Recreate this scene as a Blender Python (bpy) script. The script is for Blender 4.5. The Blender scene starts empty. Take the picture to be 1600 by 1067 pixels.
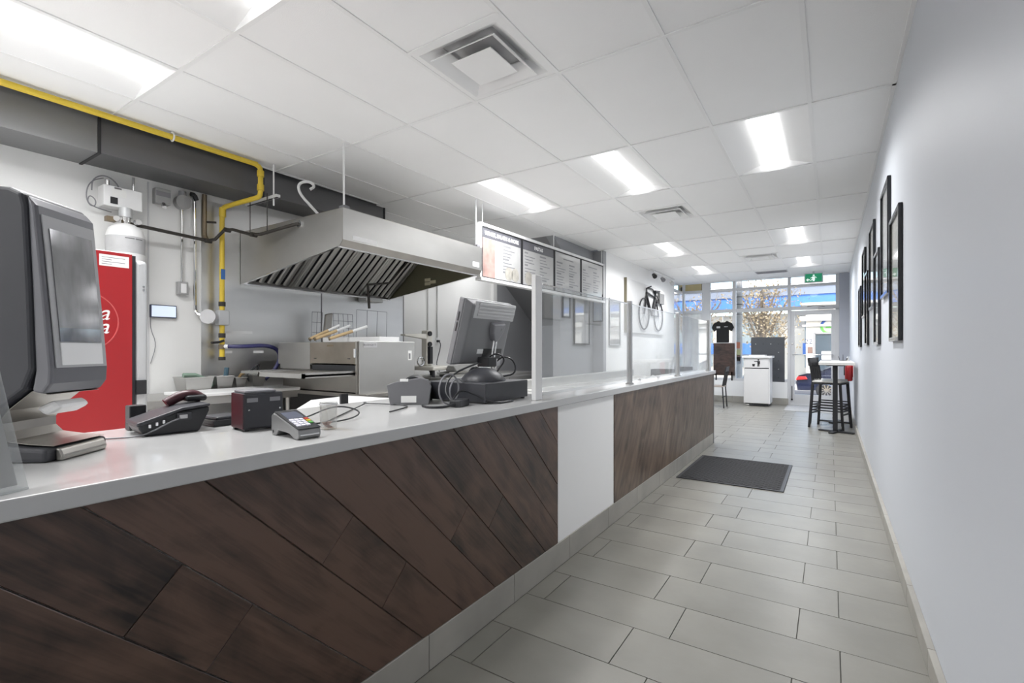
import bpy, math, random
from mathutils import Matrix, Vector
random.seed(7)
SC = bpy.context.scene
COL = SC.collection

# ------------------------------------------------------------------ camera
cam_d = bpy.data.cameras.new('camera')
cam_d.sensor_width = 36.0
cam_d.lens = 762.0 / 1600.0 * 36.0
cam_d.shift_y = 12.5 / 1600.0
cam_d.clip_start = 0.02
cam = bpy.data.objects.new('camera', cam_d)
COL.objects.link(cam)
cam.location = (0, 0, 1.235)
cam.rotation_euler = (math.pi / 2, 0, 0.578)
SC.camera = cam

# ------------------------------------------------------------------ world, sun, exposure
w = bpy.data.worlds.new('sky')
SC.world = w
w.use_nodes = True
nt = w.node_tree
bg = nt.nodes['Background']
sky = nt.nodes.new('ShaderNodeTexSky')
sky.sky_type = 'NISHITA'
sky.sun_disc = False
sky.sun_elevation = math.radians(38)
sky.sun_rotation = math.radians(150)
sky.air_density = 1.0
sky.dust_density = 2.5
sky.altitude = 50
nt.links.new(sky.outputs[0], bg.inputs[0])
bg.inputs[1].default_value = 0.6
sun_d = bpy.data.lights.new('sun', 'SUN')
sun_d.energy = 3.0
sun_d.angle = math.radians(1.5)
sun_d.color = (1.0, 0.95, 0.88)
sun = bpy.data.objects.new('sun', sun_d)
COL.objects.link(sun)
sun.rotation_euler = (math.radians(48), 0, math.radians(-35))
LAMP_W = 27.0          # watts of each ceiling troffer
SC.view_settings.view_transform = 'Standard'
SC.view_settings.look = 'None'
SC.view_settings.gamma = 1.0
SC.view_settings.use_curve_mapping = False
SC.view_settings.exposure = 0.24

# ------------------------------------------------------------------ materials
MATS = {}
def pm(name, col, rough=0.5, metal=0.0, var=0.06, scale=6.0, bump=0.0, bscale=60.0, stretch=None, coat=0.0, spec=0.5, emit=None, es=0.0, alpha=None):
    """principled material whose colour is broken up by a noise node"""
    if name in MATS: return MATS[name]
    m = bpy.data.materials.new(name); m.use_nodes = True
    n = m.node_tree.nodes; L = m.node_tree.links
    b = n['Principled BSDF']
    tc = n.new('ShaderNodeTexCoord'); mp = n.new('ShaderNodeMapping')
    oi = n.new('ShaderNodeObjectInfo'); sc_r = n.new('ShaderNodeVectorMath'); sc_r.operation = 'MULTIPLY_ADD'   # each copy gets its own patch of the pattern
    L.new(oi.outputs['Random'], sc_r.inputs[0]); sc_r.inputs[1].default_value = (13, 29, 7); L.new(tc.outputs['Object'], sc_r.inputs[2])
    L.new(sc_r.outputs[0], mp.inputs[0])
    if stretch: mp.inputs['Scale'].default_value = stretch
    nz = n.new('ShaderNodeTexNoise'); nz.inputs['Scale'].default_value = scale; nz.inputs['Detail'].default_value = 5
    L.new(mp.outputs[0], nz.inputs[0])
    mx = n.new('ShaderNodeMix'); mx.data_type = 'RGBA'
    c = (*col, 1)
    mx.inputs[6].default_value = tuple(max(0, v * (1 - var)) for v in col) + (1,)
    mx.inputs[7].default_value = tuple(min(1, v * (1 + var)) for v in col) + (1,)
    L.new(nz.outputs[0], mx.inputs[0]); L.new(mx.outputs[2], b.inputs['Base Color'])
    b.inputs['Roughness'].default_value = rough
    b.inputs['Metallic'].default_value = metal
    b.inputs['Specular IOR Level'].default_value = spec
    b.inputs['Coat Weight'].default_value = coat
    if bump:
        n2 = n.new('ShaderNodeTexNoise'); n2.inputs['Scale'].default_value = bscale; n2.inputs['Detail'].default_value = 4
        L.new(mp.outputs[0], n2.inputs[0])
        bp = n.new('ShaderNodeBump'); bp.inputs['Strength'].default_value = bump; bp.inputs['Distance'].default_value = 0.01
        L.new(n2.outputs[0], bp.inputs['Height']); L.new(bp.outputs[0], b.inputs['Normal'])
    if emit:
        b.inputs['Emission Color'].default_value = (*emit, 1); b.inputs['Emission Strength'].default_value = es
    MATS[name] = m
    return m

def glass_mat(name, tint=(1, 1, 1), refl=0.08, rough=0.02, haze=0.0):
    """thin pane: lets light through and mirrors a little, more at grazing angles"""
    if name in MATS: return MATS[name]
    m = bpy.data.materials.new(name); m.use_nodes = True
    n = m.node_tree.nodes; L = m.node_tree.links
    n.remove(n['Principled BSDF']); out = n['Material Output']
    tr = n.new('ShaderNodeBsdfTransparent'); tr.inputs[0].default_value = (*tint, 1)
    gl = n.new('ShaderNodeBsdfGlossy'); gl.inputs['Roughness'].default_value = rough
    lw = n.new('ShaderNodeLayerWeight'); lw.inputs[0].default_value = 0.5
    pw = n.new('ShaderNodeMath'); pw.operation = 'POWER'; pw.inputs[1].default_value = 4.0
    ml = n.new('ShaderNodeMath'); ml.operation = 'MULTIPLY_ADD'; ml.inputs[1].default_value = 0.5; ml.inputs[2].default_value = refl * 0.5
    mix = n.new('ShaderNodeMixShader')
    L.new(lw.outputs['Facing'], pw.inputs[0]); L.new(pw.outputs[0], ml.inputs[0]); L.new(ml.outputs[0], mix.inputs[0])
    L.new(tr.outputs[0], mix.inputs[1]); L.new(gl.outputs[0], mix.inputs[2])
    last = mix
    if haze:
        df = n.new('ShaderNodeBsdfDiffuse'); df.inputs[0].default_value = (0.9, 0.91, 0.92, 1)
        m2 = n.new('ShaderNodeMixShader'); nz = n.new('ShaderNodeTexNoise'); nz.inputs['Scale'].default_value = 2.0
        mm = n.new('ShaderNodeMath'); mm.operation = 'MULTIPLY'; mm.inputs[1].default_value = haze * 2
        L.new(nz.outputs[0], mm.inputs[0]); L.new(mm.outputs[0], m2.inputs[0])
        L.new(mix.outputs[0], m2.inputs[1]); L.new(df.outputs[0], m2.inputs[2]); last = m2
    L.new(last.outputs[0], out.inputs[0])
    MATS[name] = m
    return m

def wood_mat(name, dark, light, rot=45.0, rough=0.38, k=1.0, random_amt=0.5, coat=0.15):
    """stained wood: grain along one direction of the YZ face, with knots and board to board change"""
    if name in MATS: return MATS[name]
    m = bpy.data.materials.new(name); m.use_nodes = True
    n = m.node_tree.nodes; L = m.node_tree.links; b = n['Principled BSDF']
    tc = n.new('ShaderNodeTexCoord'); rm = n.new('ShaderNodeMapping'); rm.inputs['Rotation'].default_value = (math.radians(rot), 0, 0)
    L.new(tc.outputs['Object'], rm.inputs[0])
    oi = n.new('ShaderNodeObjectInfo')
    cb = n.new('ShaderNodeCombineXYZ')
    mu = n.new('ShaderNodeMath'); mu.operation = 'MULTIPLY'; mu.inputs[1].default_value = 17.0
    L.new(oi.outputs['Random'], mu.inputs[0]); L.new(mu.outputs[0], cb.inputs[0]); L.new(mu.outputs[0], cb.inputs[1])
    ad = n.new('ShaderNodeVectorMath'); ad.operation = 'ADD'
    L.new(rm.outputs[0], ad.inputs[0]); L.new(cb.outputs[0], ad.inputs[1])
    # broad blotches (stain) a little longer than wide
    s1 = n.new('ShaderNodeMapping'); s1.inputs['Scale'].default_value = (3 * k, 1.9 * k, 4.5 * k)
    L.new(ad.outputs[0], s1.inputs[0])
    n1 = n.new('ShaderNodeTexNoise'); n1.inputs['Scale'].default_value = 1.6; n1.inputs['Detail'].default_value = 6; n1.inputs['Distortion'].default_value = 1.2
    L.new(s1.outputs[0], n1.inputs[0])
    # fine grain
    s2 = n.new('ShaderNodeMapping'); s2.inputs['Scale'].default_value = (30 * k, 2.2 * k, 46 * k)
    L.new(ad.outputs[0], s2.inputs[0])
    n2 = n.new('ShaderNodeTexNoise'); n2.inputs['Scale'].default_value = 2.2; n2.inputs['Detail'].default_value = 8; n2.inputs['Distortion'].default_value = 0.6
    L.new(s2.outputs[0], n2.inputs[0])
    # growth figure
    wv = n.new('ShaderNodeTexWave'); wv.wave_type = 'BANDS'; wv.bands_direction = 'Z'
    wv.inputs['Scale'].default_value = 5 * k; wv.inputs['Distortion'].default_value = 9; wv.inputs['Detail'].default_value = 3; wv.inputs['Detail Scale'].default_value = 0.8
    s3 = n.new('ShaderNodeMapping'); s3.inputs['Scale'].default_value = (1, 0.35, 1)
    L.new(ad.outputs[0], s3.inputs[0]); L.new(s3.outputs[0], wv.inputs[0])
    # knots
    s4 = n.new('ShaderNodeMapping'); s4.inputs['Scale'].default_value = (3.2, 2.6, 5.2)
    L.new(ad.outputs[0], s4.inputs[0])
    vo = n.new('ShaderNodeTexVoronoi'); vo.inputs['Scale'].default_value = 1.0
    L.new(s4.outputs[0], vo.inputs[0])
    kr = n.new('ShaderNodeValToRGB'); kr.color_ramp.elements[0].position = 0.05; kr.color_ramp.elements[0].color = (0.25, 0.25, 0.25, 1)
    kr.color_ramp.elements[1].position = 0.24; kr.color_ramp.elements[1].color = (1, 1, 1, 1)
    L.new(vo.outputs['Distance'], kr.inputs[0])
    def mad(a, bmul, c):
        q = n.new('ShaderNodeMath'); q.operation = 'MULTIPLY_ADD'; q.inputs[1].default_value = bmul
        L.new(a, q.inputs[0])
        if isinstance(c, float): q.inputs[2].default_value = c
        else: L.new(c, q.inputs[2])
        return q.outputs[0]
    f = mad(n1.outputs[0], 1.65, -0.80)
    f = mad(n2.outputs[0], 0.75, f)
    f = mad(wv.outputs['Fac'], 0.16, f)
    f = mad(oi.outputs['Random'], random_amt, f)
    cr = n.new('ShaderNodeValToRGB')
    cr.color_ramp.elements[0].position = 0.15; cr.color_ramp.elements[0].color = (*dark, 1)
    cr.color_ramp.elements[1].position = 0.95; cr.color_ramp.elements[1].color = (*light, 1)
    L.new(f, cr.inputs[0])
    mk = n.new('ShaderNodeMix'); mk.data_type = 'RGBA'; mk.blend_type = 'MULTIPLY'; mk.inputs[0].default_value = 0.8
    L.new(cr.outputs[0], mk.inputs[6]); L.new(kr.outputs[0], mk.inputs[7])
    L.new(mk.outputs[2], b.inputs['Base Color'])
    b.inputs['Roughness'].default_value = rough; b.inputs['Coat Weight'].default_value = coat; b.inputs['Coat Roughness'].default_value = 0.3
    bp = n.new('ShaderNodeBump'); bp.inputs['Strength'].default_value = 0.12; bp.inputs['Distance'].default_value = 0.004
    L.new(n2.outputs[0], bp.inputs['Height']); L.new(bp.outputs[0], b.inputs['Normal'])
    MATS[name] = m
    return m

WHITE = pm('white_paint', (0.90, 0.90, 0.895), 0.55, var=0.02, scale=1.5)
KWALL = pm('kitchen_wall_panel', (0.76, 0.76, 0.75), 0.45, var=0.035, scale=1.2)
CEILT = pm('ceiling_tile', (0.94, 0.94, 0.94), 0.9, var=0.02, scale=3, bump=0.12, bscale=220)
CGRID = pm('ceiling_grid_metal', (0.90, 0.90, 0.90), 0.45, var=0.01)
RWALL = pm('pale_grey_blue_paint', (0.63, 0.655, 0.70), 0.5, var=0.02, scale=0.8, bump=0.02, bscale=90, spec=0.45)
GREYW = pm('mid_grey_paint', (0.36, 0.365, 0.38), 0.6, var=0.03, scale=1.5)
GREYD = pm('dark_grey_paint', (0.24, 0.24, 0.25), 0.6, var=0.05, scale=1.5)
FTILE = pm('grey_porcelain_tile', (0.232, 0.223, 0.197), 0.36, var=0.30, scale=2.6, bump=0.03, bscale=30, spec=0.4)
BTILE = pm('dark_base_tile', (0.36, 0.345, 0.31), 0.45, var=0.3, scale=4)
GROUT = pm('grout', (0.16, 0.155, 0.14), 0.9, var=0.1)
QUARTZ = pm('white_quartz', (0.545, 0.545, 0.54), 0.2, var=0.015, scale=30, coat=0.3)
STEEL = pm('brushed_steel', (0.52, 0.515, 0.50), 0.42, 1.0, var=0.14, scale=2.4, stretch=(1, 1, 2), bump=0.03, bscale=9)
STEELD = pm('stained_dull_steel', (0.40, 0.385, 0.36), 0.4, 1.0, var=0.32, scale=3.0, bump=0.03, bscale=9)
SHEET = pm('wall_steel_sheet', (0.68, 0.68, 0.675), 0.34, 1.0, var=0.12, scale=1.7, stretch=(1, 0.5, 2.4), bump=0.035, bscale=5)
CHROME = pm('chrome', (0.75, 0.75, 0.75), 0.12, 1.0, var=0.04)
DUCT = pm('dark_sheet_metal_duct', (0.17, 0.17, 0.175), 0.42, 0.7, var=0.12, scale=1.8)
BLACK = pm('black_plastic', (0.022, 0.023, 0.026), 0.38, var=0.2, scale=14)
BLACKM = pm('matte_black_metal', (0.025, 0.025, 0.028), 0.5, 0.2, var=0.2)
CHAR = pm('charcoal_plastic', (0.034, 0.035, 0.042), 0.42, var=0.15, scale=9)
GREYP = pm('grey_plastic', (0.22, 0.22, 0.235), 0.42, var=0.08, scale=9)
LGREY = pm('light_grey_plastic', (0.55, 0.55, 0.56), 0.4, var=0.05)
WPLAS = pm('white_plastic', (0.82, 0.82, 0.82), 0.35, var=0.03)
YELL = pm('yellow_pipe_paint', (0.72, 0.52, 0.05), 0.42, var=0.12, scale=12)
PIPEK = pm('black_iron_pipe', (0.05, 0.045, 0.04), 0.5, 0.4, var=0.3, scale=20)
BRASSD = pm('worn_brass', (0.25, 0.20, 0.14), 0.45, 0.8, var=0.25, scale=20)
RED = pm('cooler_red', (0.36, 0.02, 0.024), 0.32, var=0.07, scale=2)
REDX = pm('extinguisher_red', (0.40, 0.02, 0.025), 0.35, var=0.1)
REDREFL = pm('cooler_reflection_plastic', (0.055, 0.012, 0.018), 0.35, var=0.2)  # reflection of the red cooler put into the colour of black plastic
SILV = pm('silver_paint', (0.55, 0.56, 0.57), 0.38, 0.3, var=0.04)
ALUM = pm('grey_white_aluminium', (0.66, 0.665, 0.68), 0.42, 0.1, var=0.03)
ALUMD = pm('satin_aluminium_post', (0.42, 0.42, 0.42), 0.35, 0.9, var=0.06)
MATF = pm('dark_floor_mat', (0.03, 0.03, 0.032), 0.9, var=0.5, scale=45, bump=0.6, bscale=70)
BLUEH = pm('dark_blue_hose', (0.035, 0.035, 0.12), 0.35, var=0.15)
WOODL = pm('pale_beech_wood', (0.55, 0.40, 0.22), 0.5, var=0.2, scale=12)
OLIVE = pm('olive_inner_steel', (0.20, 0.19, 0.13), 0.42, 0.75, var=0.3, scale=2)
LENS = pm('lamp_lens', (0.95, 0.95, 0.95), 0.5, var=0.01, emit=(1.0, 1.0, 1.0), es=2.2)
REFL = pm('lamp_reflector', (0.90, 0.90, 0.90), 0.5, var=0.01)
PANE = glass_mat('window_glass', (0.97, 0.985, 0.985), 0.08)
GUARD = glass_mat('sneeze_guard_glass', (0.93, 0.94, 0.94), 0.10, haze=0.12)
PICG = glass_mat('picture_glass', (1, 1, 1), 0.16)
ACRYL = glass_mat('acrylic', (0.86, 0.87, 0.87), 0.14, haze=0.12)
CLEAR = glass_mat('clear_tumbler', (0.93, 0.93, 0.92), 0.14, haze=0.06)
PLANK = wood_mat('walnut_stained_pine', (0.0085, 0.0045, 0.003), (0.120, 0.068, 0.048), 45)
VENEER = wood_mat('brown_veneer', (0.065, 0.041, 0.028), (0.21, 0.15, 0.108), -58, rough=0.42, k=0.75, random_amt=0.0, coat=0.1)

# ------------------------------------------------------------------ mesh helpers
ROOT = {}
def tag(o, label=None, cat=None, group=None, kind=None):
    if label: o['label'] = label
    if cat: o['category'] = cat
    if group: o['group'] = group
    if kind: o['kind'] = kind
    return o
def thing(name, label, cat, loc=(0, 0, 0), rz=0.0, group=None, kind=None):
    o = bpy.data.objects.new(name, None); COL.objects.link(o)
    o.empty_display_size = 0.1
    o.location = loc; o.rotation_euler = (0, 0, rz)
    ROOT[o.name] = (Vector(loc), rz)
    return tag(o, label, cat, group, kind)
def copy_thing(src, loc, rz=None, label=None):
    r = src.copy(); COL.objects.link(r); r.location = loc
    if rz is not None: r.rotation_euler = (0, 0, rz)
    if label: r['label'] = label
    ROOT[r.name] = (Vector(loc), r.rotation_euler.z)
    for ch in list(src.children):
        c = ch.copy(); COL.objects.link(c); c.parent = r
        for g in list(ch.children):
            d = g.copy(); COL.objects.link(d); d.parent = c
    return r

class B:
    def __init__(s): s.v = []; s.f = []
    def add(s, vs, fs):
        o = len(s.v); s.v += [Vector(p) for p in vs]; s.f += [tuple(i + o for i in f) for f in fs]; return s
    def box(s, x0, x1, y0, y1, z0, z1):
        vs = [(x, y, z) for z in (z0, z1) for x, y in ((x0, y0), (x1, y0), (x1, y1), (x0, y1))]
        return s.add(vs, [(3, 2, 1, 0), (4, 5, 6, 7), (0, 1, 5, 4), (1, 2, 6, 5), (2, 3, 7, 6), (3, 0, 4, 7)])
    def obox(s, c, size, M=None):
        hx, hy, hz = [q / 2 for q in size]
        o = len(s.v); s.box(-hx, hx, -hy, hy, -hz, hz)
        for i in range(o, len(s.v)):
            s.v[i] = Vector(c) + (M @ s.v[i] if M else s.v[i])
        return s
    def prism(s, pts, axis, a, b):
        """polygon pts extruded along axis from a to b; pts are the two other coordinates in x,y,z order"""
        n = len(pts)
        def mk(p, t):
            return {'x': (t, p[0], p[1]), 'y': (p[0], t, p[1]), 'z': (p[0], p[1], t)}[axis]
        vs = [mk(p, a) for p in pts] + [mk(p, b) for p in pts]
        fs = [tuple(range(n))[::-1], tuple(range(n, 2 * n))] + [(i, (i + 1) % n, n + (i + 1) % n, n + i) for i in range(n)]
        return s.add(vs, fs)
    def hexa(s, p):   # eight corners: bottom ring 0-3, top ring 4-7
        return s.add(p, [(3, 2, 1, 0), (4, 5, 6, 7), (0, 1, 5, 4), (1, 2, 6, 5), (2, 3, 7, 6), (3, 0, 4, 7)])
    def cyl(s, p0, p1, r0, r1=None, seg=14, cap=True):
        r1 = r0 if r1 is None else r1
        p0, p1 = Vector(p0), Vector(p1); d = (p1 - p0).normalized()
        u = d.orthogonal().normalized(); w_ = d.cross(u)
        vs = []
        for p, r in ((p0, r0), (p1, r1)):
            for i in range(seg):
                a = 2 * math.pi * i / seg
                vs.append(p + u * (r * math.cos(a)) + w_ * (r * math.sin(a)))
        fs = [(i, (i + 1) % seg, seg + (i + 1) % seg, seg + i) for i in range(seg)]
        if cap: fs += [tuple(range(seg))[::-1], tuple(range(seg, 2 * seg))]
        return s.add(vs, fs)
    def lathe(s, prof, c=(0, 0, 0), seg=20, axis='z'):
        """prof: list of (radius, height)"""
        vs = []
        for r, h in prof:
            for i in range(seg):
                a = 2 * math.pi * i / seg
                q = (r * math.cos(a), r * math.sin(a), h)
                if axis == 'x': q = (h, q[0], q[1])
                if axis == 'y': q = (q[1], h, q[0])
                vs.append(Vector(c) + Vector(q))
        fs = []
        for k in range(len(prof) - 1):
            for i in range(seg):
                j = (i + 1) % seg
                fs.append((k * seg + i, k * seg + j, (k + 1) * seg + j, (k + 1) * seg + i))
        fs += [tuple(range(seg))[::-1], tuple(range((len(prof) - 1) * seg, len(prof) * seg))]
        return s.add(vs, fs)
    def tube(s, path, r, seg=8, smooth=0):
        P = [Vector(p) for p in path]
        for _ in range(smooth):
            Q = [P[0]]
            for a, b in zip(P, P[1:]): Q += [a.lerp(b, .25), a.lerp(b, .75)]
            P = Q + [P[-1]]
        n = len(P); up = None; vs = []
        for i, p in enumerate(P):
            d = (P[min(i + 1, n - 1)] - P[max(i - 1, 0)]).normalized()
            if up is None: up = d.orthogonal().normalized()
            up = (up - d * up.dot(d))
            up = up.normalized() if up.length > 1e-6 else d.orthogonal().normalized()
            q = d.cross(up)
            for k in range(seg):
                a = 2 * math.pi * k / seg
                vs.append(p + up * (r * math.cos(a)) + q * (r * math.sin(a)))
        fs = []
        for i in range(n - 1):
            for k in range(seg):
                j = (k + 1) % seg
                fs.append((i * seg + k, i * seg + j, (i + 1) * seg + j, (i + 1) * seg + k))
        fs += [tuple(range(seg))[::-1], tuple(range((n - 1) * seg, n * seg))]
        return s.add(vs, fs)
    def ring(s, c, R, r, axis='z', seg=24, k=6, a0=0.0, a1=2 * math.pi):
        pts = []
        for i in range(seg + 1):
            a = a0 + (a1 - a0) * i / seg
            x, y = R * math.cos(a), R * math.sin(a)
            pts.append(Vector(c) + Vector({'x': (0, x, y), 'y': (x, 0, y), 'z': (x, y, 0)}[axis]))
        return s.tube(pts, r, k)
    def build(s, name, mat, parent=None, local=False, bevel=0.0, smooth=False, seg=2, kind=None):
        me = bpy.data.meshes.new(name)
        vs = s.v
        origin = None
        if parent is not None:
            top = parent
            while top.parent: top = top.parent
            if not local and top.name in ROOT:
                loc, rz = ROOT[top.name]
                M = Matrix.Rotation(-rz, 3, 'Z')
                vs = [M @ (p - loc) for p in vs]
        elif not local:
            xs = [p.x for p in vs]; ys = [p.y for p in vs]; zs = [p.z for p in vs]
            origin = Vector(((min(xs) + max(xs)) / 2, (min(ys) + max(ys)) / 2, min(zs)))
            vs = [p - origin for p in vs]
        me.from_pydata([tuple(p) for p in vs], [], s.f)
        me.validate(); me.update()
        o = bpy.data.objects.new(name, me); COL.objects.link(o)
        if origin is not None:
            o.location = origin; ROOT[o.name] = (origin, 0.0)
        if parent is not None: o.parent = parent
        me.materials.append(mat)
        if smooth:
            for p in me.polygons: p.use_smooth = True
            me.set_sharp_from_angle(angle=math.radians(40))
        if bevel:
            bv = o.modifiers.new('bevel', 'BEVEL'); bv.width = bevel; bv.segments = seg; bv.limit_method = 'ANGLE'; bv.angle_limit = math.radians(35)
        if kind: o['kind'] = kind
        return o

def rot(ax, deg): return Matrix.Rotation(math.radians(deg), 3, ax)

def text_part(txt, size, mat, parent, M, name='lettering', shear=0.0, local=False, align='CENTER', bold=0.0):
    """flat lettering: M (4x4) takes the text plane (x right, y up) to world or to the thing's frame"""
    cu = bpy.data.curves.new('t', 'FONT'); cu.body = txt; cu.size = size; cu.align_x = align; cu.align_y = 'CENTER'
    cu.shear = shear; cu.extrude = 0.0006; cu.offset = bold; cu.resolution_u = 3
    o = bpy.data.objects.new('t', cu); COL.objects.link(o)
    dg = bpy.context.evaluated_depsgraph_get()
    me = bpy.data.meshes.new_from_object(o.evaluated_get(dg))
    bpy.data.objects.remove(o); bpy.data.curves.remove(cu)
    me.name = name
    if parent is not None and not local:
        top = parent
        while top.parent: top = top.parent
        loc, rz = ROOT[top.name]
        M = Matrix.Rotation(-rz, 4, 'Z') @ Matrix.Translation(-loc) @ M
    me.transform(M); me.materials.clear(); me.materials.append(mat)
    q = bpy.data.objects.new(name, me); COL.objects.link(q); q.parent = parent
    return q
def frame4(o, xdir, ydir):
    x = Vector(xdir).normalized(); y = Vector(ydir).normalized(); z = x.cross(y)
    m = Matrix((x, y, z)).transposed().to_4x4(); m.translation = Vector(o)
    return m

# ------------------------------------------------------------------ the room
RW, LW, ZC, YF, YB = 0.337, -4.65, 2.85, 12.6, -2.5     # right wall, kitchen wall, ceiling, storefront, back
def struct(name, b, mat, **k):
    o = b.build(name, mat, **k); o['kind'] = 'structure'; return o

floor = struct('floor', B().box(LW - 0.1, RW + 0.1, YB, YF + 0.1, -0.10, -0.006), GROUT)
W_, L_, Y0_, XA, XB = 0.2958, 0.61, 2.7019, 0.0338, -0.1206
tile_meshes = {}
def floor_tile(x0, x1, y0, y1):
    g = 0.0022
    k = (round(x1 - x0, 3), round(y1 - y0, 3))
    if k not in tile_meshes:
        o = B().box(-k[0] / 2 + g, k[0] / 2 - g, -k[1] / 2 + g, k[1] / 2 - g, -0.012, 0).build('floor_tile', FTILE, floor, local=True)
        tile_meshes[k] = o.data
    else:
        o = bpy.data.objects.new('floor_tile', tile_meshes[k]); COL.objects.link(o); o.parent = floor
    lo = ROOT[floor.name][0]
    o.location = Vector(((x0 + x1) / 2, (y0 + y1) / 2, random.uniform(-0.0006, 0.0))) - lo
for r in range(-15, 34):
    ya, yb = Y0_ + W_ * r, Y0_ + W_ * (r + 1)
    if yb > YF: yb = YF
    if yb - ya < 0.05: continue
    left = -1.29 if yb < 6.87 else -3.10
    x = (XA if r % 2 == 0 else XB) - 8 * L_
    while x < RW:
        a, b_ = max(x, left), min(x + L_, RW - 0.02)
        if b_ - a > 0.03: floor_tile(a, b_, ya, yb)
        x += L_
struct('floor_kitchen', B().box(LW, -1.40, YB, 6.70, -0.012, 0.0).box(LW, -3.28, 6.70, 7.9, -0.012, 0.0), pm('cream_kitchen_floor', (0.62, 0.60, 0.56), 0.6, var=0.08, scale=6))  # unseen floor, made pale to bounce light up to the ceiling

# walls
struct('wall_right', B().box(RW, RW + 0.12, YB, YF + 0.1, 0, 3.2), RWALL)
struct('wall_left', B().box(LW - 0.12, LW, YB, 6.6, 0, 3.2), KWALL)
struct('wall_back_bounce', B().box(LW - 0.1, RW + 0.1, YB - 0.12, YB, 0, 3.2), WHITE)  # unseen, added to close the room and bounce light
struct('wall_stair_side', B().box(LW - 0.12, LW, 6.6, 9.6, 0, 3.2), GREYW)
struct('wall_stair_end', B().box(LW, -3.28, 7.9, 8.0, 0, 1.76), GREYW)
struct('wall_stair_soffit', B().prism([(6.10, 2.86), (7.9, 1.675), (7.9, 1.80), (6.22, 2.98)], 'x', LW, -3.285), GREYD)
struct('wall_partition', B().prism([(6.30, 0), (7.48, 0), (7.48, 2.85), (6.10, 2.85), (6.32, 2.70)], 'x', -3.40, -3.28), GREYW)
struct('wall_pier', B().box(-3.40, -3.10, 7.48, 7.60, 0, 2.85), GREYW)
struct('wall_seating', B().box(-3.24, -3.10, 7.601, 11.76, 0, 3.2), WHITE)
struct('wall_kitchen_pilaster', B().box(LW, LW + 0.05, 6.50, 6.6, 0, 2.85), KWALL)
cb = struct('trim_1', B().box(LW + 0.002, LW + 0.006, 1.70, 1.712, 0, 2.6), LGREY)

# right hand tile base, one object for each tile
bb = thing('baseboard_right', None, None, (RW, 5, 0), kind='structure')
y = -2.4
while y < YF - 0.05:
    y1 = min(y + 0.605, YF - 0.12)
    B().box(RW - 0.024, RW, y + 0.0015, y1 - 0.0015, 0, 0.088).build('base_tile', BTILE, bb, bevel=0.002, seg=1)
    y += 0.605
B().box(RW - 0.02, RW, -2.4, YF - 0.12, 0.001, 0.084).build('grout_bed', GROUT, bb)
bl = thing('baseboard_seating', None, None, (-3.1, 9.6, 0), kind='structure')
y = 7.61
while y < 11.7:
    B().box(-3.10, -3.078, y + 0.0015, min(y + 0.6, 11.76) - 0.0015, 0, 0.14).build('base_tile', BTILE, bl)
    y += 0.6

# ------------------------------------------------------------------ suspended ceiling
struct('light_block_deck', B().box(LW - 0.2, RW + 0.2, YB - 0.2, YF + 0.2, 3.2, 3.3), GREYD)  # unseen slab added above the tiles to block light
ceiling = thing('ceiling', None, None, (-1.9, 5, ZC), kind='structure')
CX = [-4.38 + 0.61 * i - 0.002 for i in range(8)]       # column lines, last one is x = -0.112
CX = [-0.112 - 0.61 * (7 - i) for i in range(8)]
RY = [3.756 + 1.22 * j for j in range(-5, 8)]
LIGHTS = [(3, -3), (1, -3), (6, 0), (4, 0), (2, 0), (3, 3), (6, 3), (3, 5), (6, 5), (4, -5), (1, -5)]  # (column, row); last two are added, unseen behind the camera
VENTS = [(4, -2), (4, 1), (5, 4), (0, 1)]  # last cell holds the added short light
SMALL = {}
def ctile(x0, x1, y0, y1):
    k = (round(x1 - x0, 3), round(y1 - y0, 3))
    lo = ROOT[ceiling.name][0]
    if k not in SMALL:
        o = B().box(-k[0] / 2 + 0.006, k[0] / 2 - 0.006, -k[1] / 2 + 0.006, k[1] / 2 - 0.006, 0.004, 0.018).build('ceiling_tile', CEILT, ceiling, local=True)
        SMALL[k] = o.data
    else:
        o = bpy.data.objects.new('ceiling_tile', SMALL[k]); COL.objects.link(o); o.parent = ceiling
    o.location = Vector(((x0 + x1) / 2, (y0 + y1) / 2, ZC)) - lo
for j in range(-5, 8):
    ya = 3.756 + 1.22 * j; yb = min(ya + 1.22, YF)
    cols = []
    for i in range(7): cols.append((i, CX[i], CX[i + 1]))
    cols.append((7, CX[7], RW))
    if j < 0: cols[0] = (0, -4.20, CX[1])
    else: cols.append((-1, LW, CX[0]))
    for i, xa, xb in cols:
        if ya >= 7.4 and xb < -3.0: continue          # nothing beyond the seating wall
        if (i, j) in LIGHTS: continue
        if (i, j) in VENTS:
            ctile(xa, xb, ya, ya + 0.61)
            continue
        ctile(xa, xb, ya, yb)
for i, x in enumerate(CX):
    y1 = YF if x > -3.1 else (7.5 if i else 7.5)
    y0 = YB if i else 3.756
    B().box(x - 0.012, x + 0.012, y0, y1, ZC - 0.002, ZC + 0.004).build('main_runner', CGRID, ceiling)
for j in range(-5, 8):
    yy = 3.756 + 1.22 * j
    x0 = -4.20 if j <= 0 else LW
    if yy > 7.4: x0 = -3.10
    B().box(x0, RW, yy - 0.012, yy + 0.012, ZC - 0.003, ZC + 0.0035).build('cross_tee', CGRID, ceiling)
B().box(-4.22, -4.196, YB, 3.756, ZC - 0.003, ZC + 0.03).build('wall_angle', CGRID, ceiling)
B().box(RW - 0.02, RW, YB, YF, ZC - 0.003, ZC + 0.02).build('wall_angle', CGRID, ceiling)

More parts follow.
